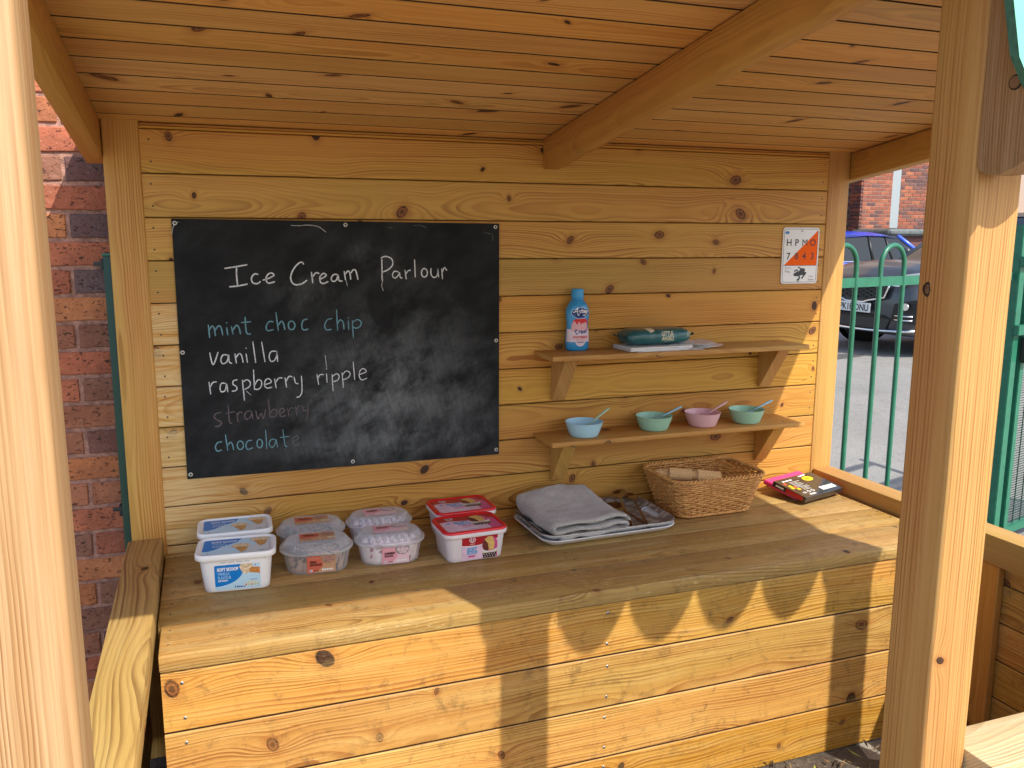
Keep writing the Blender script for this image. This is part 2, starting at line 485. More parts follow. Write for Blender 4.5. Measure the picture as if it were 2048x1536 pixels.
vs = [[b.verts.new((x, y, z)) for y, z in zip(ys, zs)] for x in (-60, -20, 20, 160)]
for i in range(3):
    for j in range(4):
        b.faces.new((vs[i][j], vs[i + 1][j], vs[i + 1][j + 1], vs[i][j + 1]))
tag(new('car_park', b, M_TAR), kind='structure')
b = bmesh.new()
PT_ = [(5.2 + 0.95 * cos(a) * (1 + 0.25 * sin(3 * a + 1)), 4.75 + 0.28 * sin(a) * (1 + 0.2 * cos(2 * a))) for a in [2 * pi * k / 30 for k in range(30)]]
f = b.faces.new([b.verts.new((x + 0.9, y + 0.35, -0.3705)) for x, y in PT_])
tag(new('dark_ground_patch', b, simple('dark_patch_grey', (0.085, 0.083, 0.08), 0.8, noise=0.4, nscale=30)), kind='structure')  # dark irregular patch lying just above the car park surface
sheet('playground', -14, 12, -18, 0.30, GZ - 0.004, M_PLAY)
sheet('soil', -0.6, 2.9, -1.75, 0.28, GZ, M_SOIL, 40, 24, 0.012)

# ------------------------------------------------------------------ wooden shelter
SL = math.atan(0.13)
def roofz(y): return 1.243 - 0.13 * y
XL, XR = -0.095, 2.410
sh = thing('wooden_shelter', 'large honey coloured timber play shelter with a sloping roof and built-in counter', 'shelter', (0, 0, GZ))
def S(o):   # parent to the shelter keeping world placement
    o.parent = sh
    o.location = Vector(o.location) - sh.location
    return o
# back wall
for k in range(15):
    zt = 1.2214 - 0.12 * k
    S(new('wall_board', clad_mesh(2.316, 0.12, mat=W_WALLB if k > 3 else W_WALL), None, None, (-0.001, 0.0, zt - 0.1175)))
for z0, z1, y0 in ((1.2230, 1.2300, 0.004), (1.2312, 1.2380, 0.010)):
    S(box('trim_strip', (0.0, y0, z0), (2.315, y0 + 0.02, z1), W_BEAM, bev=0.001))
S(box('top_gap_light_block', (0.002, 0.034, 1.13), (2.313, 0.085, 1.2440), W_BEAM))  # backing beam added behind the wall top to block light at the gap
# posts
ps = []
for x in (XL, 2.315):
    S(box('post', (x, -0.004, GZ), (x + 0.095, 0.091, 1.246), W_POST, bev=0.006, seg=3, axis='Z'))
FP = [(-0.112, -0.017), (1.246, 1.343), (2.315, 2.411)]
for x0, x1 in FP:
    S(box('post', (x0, -1.611, GZ), (x1, -1.515, roofz(-1.515) - 0.012), W_POSTL if x0 < 0 else W_POST, bev=0.007, seg=3, axis='Z'))
# sloping beams
def beam(x0, x1, ya, yb, drop, h, m=W_BEAM, name='beam'):
    L = (ya - yb) / cos(SL)
    me = box_mesh(L, x1 - x0, h, 0.004, 2, m)
    ym = (ya + yb) / 2
    o = new(name, me, None, None, ((x0 + x1) / 2, ym, roofz(ym) - drop - h / 2), (0, 0, 0))
    # local X -> (0,-c,s)
    R = Matrix(((0, -cos(SL), sin(SL)), (1, 0, 0), (0, sin(SL), cos(SL)))).transposed()
    o.rotation_euler = R.to_euler()
    return S(o)
beam(1.190, 1.243, -0.001, -1.66, 0.004, 0.093)
beam(-0.146, -0.0965, 0.10, -1.66, 0.004, 0.096)
beam(2.4125, 2.462, 0.10, -1.66, 0.004, 0.096)
# roof boards, seams at y = -(0.055+0.112k)
def roof_pt(x, y, d=0.0):   # d = distance above the underside
    return Vector((x, y - d * 0 , roofz(y) + d / cos(SL)))
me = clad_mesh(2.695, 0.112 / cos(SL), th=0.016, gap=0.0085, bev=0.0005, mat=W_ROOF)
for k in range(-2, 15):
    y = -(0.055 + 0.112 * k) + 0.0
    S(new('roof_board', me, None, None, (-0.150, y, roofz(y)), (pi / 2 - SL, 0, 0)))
M_LBLOCK = simple('light_block_green', (0.05, 0.09, 0.07), 0.9, noise=0.3, nscale=60)
b = bmesh.new()
for (ya, yb, za, zb_) in ((0.20, -1.70, 0.030, 0.038),):
    vs = []
    for x in (-0.155, 2.565):
        for y in (ya, yb):
            for d in (za, zb_):
                vs.append(b.verts.new((x, y, roofz(y) + d)))
    for f in [(0, 1, 3, 2), (4, 6, 7, 5), (0, 4, 5, 1), (2, 3, 7, 6), (0, 2, 6, 4), (1, 5, 7, 3)]:
        b.faces.new([vs[i] for i in f])
bmesh.ops.recalc_face_normals(b, faces=b.faces)
S(new('roof_light_block', b, M_LBLOCK))  # unseen sheet added over the roof boards to block light leaks
S(box('fascia', (-0.155, -1.690, 1.395), (1.205, -1.668, 1.505), W_BEAM))
# rails along both sides
S(box('rail', (-0.105, -1.512, -0.018), (-0.0095, -0.006, 0.0535), W_RAIL, bev=0.004, seg=2, axis='Y'))
S(box('rail', (2.325, -1.512, -0.036), (2.415, -0.006, 0.0535), W_SHELF, bev=0.004, seg=2, axis='Y'))
for xs, s_ in ((-0.078, 1), (2.360, -1)):
    L = 1.50
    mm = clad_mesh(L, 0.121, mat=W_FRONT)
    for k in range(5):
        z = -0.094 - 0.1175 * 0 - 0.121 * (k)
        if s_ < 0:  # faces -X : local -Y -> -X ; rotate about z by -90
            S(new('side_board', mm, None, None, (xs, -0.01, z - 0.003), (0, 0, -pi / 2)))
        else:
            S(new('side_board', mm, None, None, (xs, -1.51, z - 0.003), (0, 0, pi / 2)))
S(box('stud', (2.333, -0.838, GZ), (2.359, -0.76, -0.038), W_BEAM, axis='Z'))
# counter
S(box('counter_dark_backing', (0.004, -0.640, -0.060), (2.308, -0.02, -0.0425), W_WALL_EDGE, bev=0))  # dark sheet under the planks, painted shade for the gaps
for a_, b_ in ((-0.674, -0.5085), (-0.5055, -0.3500), (-0.3470, -0.1915), (-0.1885, -0.0320), (-0.029, -0.0035)):
    S(box('counter_plank', (0.0015 if a_ < -0.6 else -0.006, a_, -0.041), (2.312, b_, 0.0 if a_ < -0.6 else -0.0006), W_COUNTER, bev=0.0045 if a_ < -.6 else 0.0024, seg=2))
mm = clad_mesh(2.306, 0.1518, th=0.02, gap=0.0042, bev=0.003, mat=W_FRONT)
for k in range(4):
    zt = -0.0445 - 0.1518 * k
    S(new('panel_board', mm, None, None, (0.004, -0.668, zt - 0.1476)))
S(box('plinth', (0.02, -0.64, -0.66), (2.30, -0.60, -0.05), W_BEAM))
S(box('serving_ledge', (1.3445, -1.668, 0.006), (2.314, -1.552, 0.0525), W_LEDGE, bev=0.005, seg=2))
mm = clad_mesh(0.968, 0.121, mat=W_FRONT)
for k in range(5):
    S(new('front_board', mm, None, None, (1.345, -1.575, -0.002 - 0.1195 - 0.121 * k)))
# scalloped awning on the right bay
M_GREEN = simple('mint_green_paint', (0.15, 0.52, 0.38), 0.5, noise=0.08, nscale=30)
M_GREEND = simple('shaded_green_paint', (0.05, 0.17, 0.115), 0.7, noise=0.25, nscale=80)  # darker copy of the mint paint: shade put into edge and back
b = bmesh.new()
x0, pit = 1.222, 0.2135
out = []
for i in range(6):
    for j in range(14):
        t = j / 14.0
        out.append((x0 + pit * (i + t), 1.178 - 0.112 * sin(pi * t) ** 0.75))
out.append((x0 + pit * 6, 1.178))
def ay(z): return -1.652 - (1.262 - z) * 0.23
top = 1.50
def strip(thk):
    pts = [Vector((x, ay(z) + 0.0, z)) for x, z in out]
    tops = [Vector((x, ay(top), top)) for x, z in out]
    return pts, tops
pts, tops = strip(0)
nrm = Vector((0, -1, -0.23)).normalized()
fp = [b.verts.new(p + nrm * 0.016) for p in pts]; ft = [b.verts.new(p + nrm * 0.016) for p in tops]
bp = [b.verts.new(p) for p in pts]; bt = [b.verts.new(p) for p in tops]
n = len(pts)
for i in range(n - 1):
    b.faces.new((fp[i], fp[i + 1], ft[i + 1], ft[i])).material_index = 0
    b.faces.new((bp[i + 1], bp[i], bt[i], bt[i + 1])).material_index = 1
    b.faces.new((fp[i + 1], fp[i], bp[i], bp[i + 1])).material_index = 1
b.faces.new((fp[0], ft[0], bt[0], bp[0])).material_index = 1
b.faces.new((fp[-1], bp[-1], bt[-1], ft[-1])).material_index = 1
bmesh.ops.recalc_face_normals(b, faces=b.faces)
S(new('scalloped_valance', b, [M_GREEN, M_GREEND]))
# awning brackets: side profile in (y,z)
def bracket_block(x0, x1):
    prof = [(-1.6125, 1.42), (-1.6125, 1.034), (-1.618, 1.026), (-1.632, 1.0195), (-1.655, 1.020), (-1.676, 1.028), (ay(1.036) + 0.0005, 1.042), (ay(1.42) + 0.0005, 1.42)]
    zc = 1.2
    b = bmesh.new()
    # local X = world Z, local Z = -world X
    A = [b.verts.new((z - zc, y, 0.0)) for y, z in prof]
    B = [b.verts.new((z - zc, y, -(x1 - x0))) for y, z in prof]
    m = len(prof)
    for i in range(m):
        b.faces.new((A[i], A[(i + 1) % m], B[(i + 1) % m], B[i]))
    b.faces.new(A[::-1]); b.faces.new(B)
    bmesh.ops.recalc_face_normals(b, faces=b.faces)
    o = new('awning_bracket', b, W_OLD, None, (x0, 0, zc), (0, -pi / 2, 0))
    return S(o)
br = bracket_block(1.2465, 1.292)
bracket_block(2.32, 2.365)
b = bmesh.new(); add_tube(b, [(1.2462, -1.664, 1.146), (1.2440, -1.664, 1.146)], 0.0085, 20)
S(new('screw_cap', b, simple('wood_plug', (0.23, 0.12, 0.06), 0.7)))
b = bmesh.new(); add_tube(b, [(1.2464, -1.664, 1.146), (1.2450, -1.664, 1.146)], 0.0105, 20)
S(new('screw_hole', b, simple('dark_gap', (0.02, 0.012, 0.008), 0.9)))
def knot_blob(name, loc, sc_, m):
    b = bmesh.new(); bmesh.ops.create_uvsphere(b, u_segments=16, v_segments=8, radius=1)
    bmesh.ops.scale(b, vec=sc_, verts=b.verts)
    for v in b.verts: v.co *= 1 + 0.18 * noise.noise(v.co * 160)
    return S(new(name, b, m, None, loc, smooth=True))
knot_blob('knot', (1.2463, -1.536, 0.846), (0.0012, 0.0085, 0.0125), simple('bark_edge', (0.035, 0.018, 0.009), 0.9))
knot_blob('knot_core', (1.2461, -1.5375, 0.846), (0.0018, 0.0050, 0.0085), simple('knot_wood', (0.17, 0.085, 0.035), 0.7, noise=0.5, nscale=300))
# screws
M_ZINC = simple('zinc_screw', (0.55, 0.56, 0.56), 0.35, 0.8)
M_DARK = simple('dark_screw_slot', (0.03, 0.03, 0.03), 0.6)
def screw_mesh(r=0.0042, m=M_ZINC):
    b = bmesh.new()
    rings = [[(rr * cos(2 * pi * k / 12), zz, rr * sin(2 * pi * k / 12)) for k in range(12)] for rr, zz in ((r, 0.0), (r * 0.95, -0.0009), (r * 0.55, -0.0013))]
    loft(b, rings, 0)
    vs = [b.verts.new((r * 0.55 * cos(2 * pi * k / 12), -0.0011, r * 0.55 * sin(2 * pi * k / 12))) for k in range(12)]
    f = b.faces.new(vs); f.material_index = 1
    bmesh.ops.recalc_face_normals(b, faces=b.faces)
    me = bpy.data.meshes.new('screw'); b.to_mesh(me); b.free()
    me.materials.append(m); me.materials.append(M_DARK)
    return me
SCREW = screw_mesh()
for sx in (0.049, 1.121, 2.262):
    for sz in (-0.072, -0.158, -0.222, -0.313, -0.374, -0.468, -0.526, -0.62):
        S(new('screw', SCREW, None, None, (sx + RND.uniform(-.003, .003), -0.6683, sz + RND.uniform(-.003, .003))))
M_NAIL = simple('dark_nail', (0.10, 0.09, 0.08), 0.5, 0.6)
NAIL = screw_mesh(0.0026, M_NAIL)
for yy in (-0.037, -0.143, -0.222, -0.311, -0.385, -0.447, -0.542, -0.619):
    for xx in (0.020, 1.12, 2.29):
        S(new('nail', NAIL, None, None, (xx + RND.uniform(-.004, .004), yy, -0.0004), (-pi / 2, 0, 0)))
for k in range(8):
    for xx in (0.022, 2.296):
        for dz in (0.028, 0.088):
            S(new('nail', NAIL, None, None, (xx + RND.uniform(-.003, .003), -0.0003, 1.2214 - 0.12 * k - dz)))

# ------------------------------------------------------------------ near brick wall, left behind the shelter
def brick_mat(name, cols, hole=0.5):
    N = NT(name)
    rnd = N.rand()
    ramp = N.n('ShaderNodeValToRGB')
    ramp.color_ramp.interpolation = 'CONSTANT'
    els = ramp.color_ramp.elements
    els[0].position = 0; els[0].color = (*cols[0], 1)
    els[1].position = 1.0 / len(cols); els[1].color = (*cols[1], 1)
    for i, cc in enumerate(cols[2:], 2):
        e = els.new(i / len(cols)); e.color = (*cc, 1)
    N.put(ramp.inputs[0], rnd)
    o_ = N.obj()
    of = N.n('ShaderNodeVectorMath', operation='ADD')
    N.put(of.inputs[0], o_)
    N.put(of.inputs[1], N.vec(N.mth('MULTIPLY', rnd, 40.0), 0.0, N.mth('MULTIPLY', rnd, 13.0)))
    p = of.outputs[0]
    c = N.mixc(N.ss(N.noise(p, 9, 4, 0.6), 0.35, 0.7), ramp.outputs[0], (0.16, 0.05, 0.03), 'MIX')
    c = N.mixc(0.55, ramp.outputs[0], c)
    pits = N.noise(N.vec(*[N.mth('MULTIPLY', s, k) for s, k in zip(N.sep(p), (70, 70, 120))]), 1.0, 3, 0.6, 0.8)
    pit = N.ss(pits, 0.40, 0.33)
    c = N.mixc(N.mth('MULTIPLY', pit, hole), c, (0.035, 0.018, 0.014))
    c = N.mixc(N.mth('MULTIPLY', N.ss(pits, 0.62, 0.72), 0.3), c, (0.55, 0.36, 0.26))
    N.put(N.b.inputs['Base Color'], c)
    N.b.inputs['Roughness'].default_value = 0.85
    N.bump(N.mth('SUBTRACT', N.noise(p, 90, 4), N.mth('MULTIPLY', pit, 1.0)), 0.0035)
    return N.m
M_BR_RED = brick_mat('red_brick', [(0.50, 0.155, 0.075), (0.44, 0.13, 0.065), (0.56, 0.21, 0.08), (0.38, 0.12, 0.065), (0.50, 0.175, 0.065)], 0.8)
M_BR_DARK = brick_mat('purple_brick', [(0.21, 0.095, 0.075), (0.27, 0.12, 0.075), (0.14, 0.085, 0.085), (0.36, 0.14, 0.075), (0.42, 0.16, 0.08)], 0.8)
M_MORTAR = simple('pink_mortar', (0.40, 0.215, 0.165), 0.95, noise=0.35, nscale=60, bump=0.004, bscale=220)
bw = thing('brick_wall', 'rough red and purple brick wall behind the left end of the shelter', 'wall', (-0.4, 0.21, GZ))
BP, BL = 0.0815, 0.2445
brk = []
for v_ in range(3):
    b = bmesh.new()
    bmesh.ops.create_cube(b, size=1.0)
    bmesh.ops.scale(b, vec=(BL - 0.0115, 0.102, BP - 0.0125), verts=b.verts)
    bmesh.ops.subdivide_edges(b, edges=[e for e in b.edges if abs((e.verts[0].co - e.verts[1].co).x) > 0.1], cuts=5)
    bmesh.ops.bevel(b, geom=[e for e in b.edges if e.calc_face_angle(0) > 0.5], offset=0.003, segments=1, affect='EDGES')
    for vv_ in b.verts:
        vv_.co += Vector([noise.noise(vv_.co * 35 + Vector((v_ * 7, 0, k * 9))) * 0.0022 for k in range(3)])
    me = bpy.data.meshes.new('brick'); b.to_mesh(me); b.free()
    brk.append(me)
brkR = []; brkD = []
for me in brk:
    a_ = me.copy(); a_.materials.append(M_BR_RED); brkR.append(a_)
    a_ = me.copy(); a_.materials.append(M_BR_DARK); brkD.append(a_)
zj = 1.2456
for row in range(-6, 24):
    zc = zj - (row + 0.5) * BP
    if zc < GZ + 0.02: continue
    odd = row % 2
    for i in range(-5, 4):
        # in every second course a joint falls at x=-0.215
        xj = -0.2215 + i * BL + (0 if odd == 1 else BL / 2)
        dark = (RND.random() < (0.62 if odd else 0.30))
        me = RND.choice(brkD if dark else brkR)
        o = new('brick', me, None, bw, (xj + BL / 2 + 0.4, 0.051 + RND.uniform(-0.001, 0.002), zc - GZ))
o = box('mortar', (-1.55, 0.2165, GZ), (0.62, 0.30, 1.80), M_MORTAR, bev=0)
o.parent = bw; o.location = Vector(o.location) - bw.location
M_BLKP = simple('black_plastic', (0.02, 0.02, 0.022), 0.5)
M_FGREEN = simple('green_fence_paint', (0.022, 0.16, 0.095), 0.38, noise=0.12, nscale=25)
M_FGD = simple('dark_green_fence_paint', (0.006, 0.055, 0.033), 0.5, noise=0.12, nscale=25)
gp = thing('fence_post', 'dark green steel post between brick wall and left back timber post', 'fence post', (-0.1, 0.15, GZ))
def child_box(name, a, b_, m, par, bev=0.002, seg=2, axis='X'):
    o = box(name, a, b_, m, bev=bev, seg=seg, axis=axis)
    o.parent = par; o.location = Vector(o.location) - par.location
    return o
child_box('post', (-0.127, 0.128, GZ), (-0.067, 0.188, 0.874), M_FGD, gp)
child_box('post_cap', (-0.129, 0.126, 0.8745), (-0.065, 0.190, 0.882), M_FGREEN, gp)
for zz in (0.845, 0.10):
    child_box('fixing_bolt', (-0.155, 0.150, zz), (-0.1275, 0.158, zz + 0.012), M_BLKP, gp, bev=0.001)
    child_box('fixing_plate', (-0.136, 0.135, zz - 0.012), (-0.1275, 0.175, zz + 0.02), M_BLKP, gp, bev=0.001)

# ------------------------------------------------------------------ bow-top fence to the right
fd = Vector((0.968, 0.25, 0)).normalized()
fo = Vector((2.50, 0.12, 0))
ft_ = thing('bow_top_fence', 'green bow-top railing fence seen through the right side opening', 'fence', (2.5, 0.12, GZ))
def FPt(s, z): return Vector((fd.x * s, fd.y * s, z - GZ))
bar = bmesh.new(); add_tube(bar, [(0, 0, 0.0), (0, 0, 1.0)], 0.0105, 12)
period, gapw = 0.335, 0.168
R_ = gapw / 2
for i in range(0, 5):
    s0 = -0.062 + i * period
    if s0 > 1.25: break
    c0, c1 = FPt(s0, 0), FPt(s0 + gapw, 0)
    zt = 0.905 - R_ - 0.0
    pts = [FPt(s0, GZ), FPt(s0, -0.2), FPt(s0, 0.3), FPt(s0, zt)]
    for k in range(1, 12):
        a = pi - pi * k / 12
        pts.append(FPt(s0 + R_ + R_ * cos(a), zt + R_ * sin(a)))
    pts += [FPt(s0 + gapw, zt), FPt(s0 + gapw, 0.3), FPt(s0 + gapw, -0.2), FPt(s0 + gapw, GZ)]
    b = bmesh.new(); add_tube(b, pts, 0.0105, 10)
    new('hoop', b, M_FGREEN, ft_)
for zz in (0.757, -0.50):
    b = bmesh.new()
    add_box(b, (-0.075, -0.005, -0.019), (1.36, 0.005, 0.019))
    new('rail', b, M_FGREEN, ft_, FPt(0, zz) , (0, 0, atan2(fd.y, fd.x)))

mg = thing('mesh_gate', 'green steel framed gate with fine wire mesh at the right edge', 'gate', tuple(fo + fd * 1.40 + Vector((0, 0, GZ))), atan2(fd.y, fd.x))
def G(name, a, b_, m=M_FGREEN, bev=0.003):
    bb = bmesh.new(); add_box(bb, (a[0], a[1], a[2] - GZ), (b_[0], b_[1], b_[2] - GZ))
    if bev: bmesh.ops.bevel(bb, geom=bb.edges[:], offset=bev, segments=2, affect='EDGES')
    return new(name, bb, m, mg)
G('gate_post', (-0.025, -0.03, GZ), (0.03, 0.03, 1.00))
G('gate_frame', (0.075, -0.03, GZ + 0.06), (0.115, 0.03, 0.86))
G('gate_frame', (1.12, -0.03, GZ + 0.06), (1.16, 0.03, 0.86))
G('gate_rail', (-0.035, -0.058, 0.800), (1.16, -0.031, 0.850))
G('gate_rail', (-0.035, -0.058, 0.470), (1.16, -0.031, 0.520))
G('gate_rail', (0.1155, -0.02, -0.58), (1.1195, 0.02, -0.54))
G('gate_lock', (0.045, -0.075, 0.33), (0.13, -0.0305, 0.455), M_BLKP, 0.01)
M_WIRE = simple('dark_green_wire', (0.012, 0.05, 0.035), 0.5)
b = bmesh.new()
z = -0.53
while z < 0.465:
    add_box(b, (0.1155, 0.002, z - GZ), (1.119, 0.005, z - GZ + 0.0035)); z += 0.0132
new('horizontal_wires', b, M_WIRE, mg)['kind'] = 'stuff'
for i in range(13):
    b = bmesh.new(); add_box(b, (0.150 + i * 0.0775, -0.0025, -0.55 - GZ), (0.1545 + i * 0.0775, 0.0015, 0.469 - GZ))
    new('vertical_wire', b, M_WIRE, mg)
b = bmesh.new()
for i in range(9):
    zz = 0.33 + i * 0.015
    add_box(b, (0.16, -0.01, zz - GZ), (1.1, -0.004, zz - GZ + 0.006))
new('louvre_strip', b, simple('white_louvre', (0.7, 0.72, 0.72), 0.5), mg)['kind'] = 'stuff'

# ------------------------------------------------------------------ far brick building
M_FB = [brick_mat('orange_brick_far', [(0.36, 0.105, 0.055), (0.31, 0.09, 0.05), (0.42, 0.14, 0.07), (0.27, 0.085, 0.055)], 0.25),
        brick_mat('dark_brick_far', [(0.13, 0.06, 0.06), (0.17, 0.085, 0.075), (0.22, 0.085, 0.06), (0.10, 0.055, 0.06)], 0.25)]
M_FM = simple('pale_mortar', (0.40, 0.30, 0.24), 0.95)
FY = 13.5
fb = thing('brick_building', 'far red and dark brick building with a grey downpipe and pier above the car park', 'building', (15.0, FY, GZ))
BP2, BL2 = 0.0828, 0.245
def brick_me(L, H, D, m):
    me = box_mesh(L, D, H, 0.004, 1, m, 'bk'); return me
FB = [[brick_me(BL2 - 0.013, BP2 - 0.013, 0.09, m) for m in M_FB], [brick_me(BL2 / 2 - 0.013, BP2 - 0.013, 0.09, m) for m in M_FB]]
def fbox(name, a, b_, m, bev=0.0):
    return child_box(name, a, b_, m, fb, bev=bev, seg=1)
fbox('wall_backing', (2.0, FY + 0.012, GZ), (30.0, FY + 6, 7.5), M_FM)
fbox('pier_backing', (14.205, FY - 0.39, GZ), (15.025, FY + 0.011, 7.3), M_FM)
cnt = 0
more = bmesh.new(); moreD = bmesh.new()
def lay(x0, x1, z0, z1, yf, pd=0.42):
    global cnt
    r = 0
    z = z0
    while z < z1:
        off = 0.0 if r % 2 else BL2 / 2
        x = x0 - off
        while x < x1:
            xa, xb = max(x, x0), min(x + BL2, x1)
            if xb - xa > 0.05:
                d = RND.random() < pd
                vis = 13.3 < xa < 16.6 and 1.0 < z < 2.95
                if vis and cnt < 235:
                    Lk = 0 if xb - xa > BL2 * 0.9 else 1
                    me = brick_me(round(xb - xa - 0.013, 3), BP2 - 0.013, 0.09, M_FB[1 if d else 0])
                    new('brick', me, None, fb, ((xa + xb) / 2 - 15.0, yf + 0.045 - FY, z + BP2 / 2 - GZ))
                    cnt += 1
                else:
                    add_box(moreD if d else more, (xa - 15.0 + 0.006, yf - FY, z - GZ + 0.006), (xb - 15.0 - 0.006, yf + 0.09 - FY, z + BP2 - GZ - 0.006))
            x += BL2
        z += BP2; r += 1
lay(15.035, 17.6, 0.2, 3.6, FY, 0.45)
lay(14.20, 15.03, 0.2, 3.6, FY - 0.40, 0.24)  # fewer dark bricks, so the pier face is coloured as sunlit
lay(12.2, 14.195, 0.2, 3.6, FY, 0.72)  # mostly dark bricks: shade beside the pier put into the brick colours
zz_, r_i = 0.9, 0
while zz_ < 3.1:
    ya = FY - 0.395
    for ln in ((0.115, 0.245) if r_i % 2 else (0.245, 0.115)):
        dk_ = RND.random() < 0.75  # mostly dark bricks paint the shaded side of the pier
        new('brick', brick_me(round(ln - 0.013, 3), BP2 - 0.013, 0.05, M_FB[1 if dk_ else 0]), None, fb, (14.2035 - 0.0245 - 15.0, ya + ln / 2 - FY, zz_ + BP2 / 2 - GZ), (0, 0, pi / 2))
        ya += ln
    zz_ += BP2; r_i += 1
new('more_bricks', more, M_FB[0], fb)['kind'] = 'stuff'
new('more_dark_bricks', moreD, M_FB[1], fb)['kind'] = 'stuff'
M_LEAD = simple('lead_grey', (0.10, 0.12, 0.12), 0.6, noise=0.3, nscale=8)
M_PIPE = simple('grey_painted_metal', (0.30, 0.34, 0.36), 0.5)
fbox('downpipe', (15.13, FY - 0.26, 1.20), (15.40, FY - 0.02, 6.8), M_PIPE, 0.01)
fbox('canopy_roof', (13.9, FY - 1.6, 1.02), (18.5, FY - 0.405, 1.17), M_LEAD, 0.05)
fbox('lower_wall', (14.1, FY - 1.45, GZ), (18.3, FY - 1.30, 1.015), M_FB[1], 0.0)

# ------------------------------------------------------------------ cars
def paint(name, col, flake=0.0):
    N = NT(name)
    N.b.inputs['Base Color'].default_value = (*col, 1)
    N.b.inputs['Roughness'].default_value = 0.35
    N.b.inputs['Metallic'].default_value = 0.1
    N.b.inputs['Coat Weight'].default_value = 0.6
    N.b.inputs['Coat Roughness'].default_value = 0.06
    return N.m
M_GLASSD = simple('dark_car_glass', (0.012, 0.016, 0.018), 0.08, 0.0, 0.5)
M_TRIM = simple('black_car_trim', (0.012, 0.012, 0.013), 0.45)
M_CHROME = simple('chrome', (0.85, 0.86, 0.87), 0.12, 1.0)
M_GRILLE = simple('dark_grille', (0.05, 0.05, 0.055), 0.4, 0.6)
M_TYRE = simple('tyre_rubber', (0.02, 0.02, 0.02), 0.85)
M_LENS = simple('lamp_lens', (0.75, 0.80, 0.84), 0.08, 0.2, 1.0, coat=1.0)
M_WPLATE = simple('white_number_plate', (0.80, 0.80, 0.78), 0.4)
M_BLACKINK = simple('black_print', (0.012, 0.012, 0.014), 0.5)
def text_geo(s, size, bold=0.0, sp=1.0, shear=0.0, font=None):
    c = bpy.data.curves.new('txt', 'FONT')
    c.body = s; c.size = size; c.offset = bold; c.space_character = sp; c.shear = shear
    c.resolution_u = 3
    c.align_x = 'LEFT'; c.align_y = 'BOTTOM_BASELINE'
    o = bpy.data.objects.new('txt', c)
    me = bpy.data.meshes.new_from_object(o)
    vs = [(v.co.x, v.co.y) for v in me.vertices]
    fs = [tuple(p.vertices) for p in me.polygons]
    bpy.data.objects.remove(o); bpy.data.meshes.remove(me); bpy.data.curves.remove(c)
    return vs, fs
def loft_body(b, st, prof, mi=0):
    rings = []
    for s_ in st:
        half = prof(s_)
        ring = [(s_['x'], -y, z) for y, z in half] + [(s_['x'], y, z) for y, z in reversed(half)]
        rings.append(ring)
    return loft(b, rings, mi, True, True)
def lerp_st(keys, n):
    out = []
    xs = [k['x'] for k in keys]
    for i in range(len(keys) - 1):
        m = n
        for j in range(m):
            t = j / m
            out.append({q: keys[i][q] * (1 - t) + keys[i + 1][q] * t for q in keys[i]})
    out.append(dict(keys[-1]))
    return out
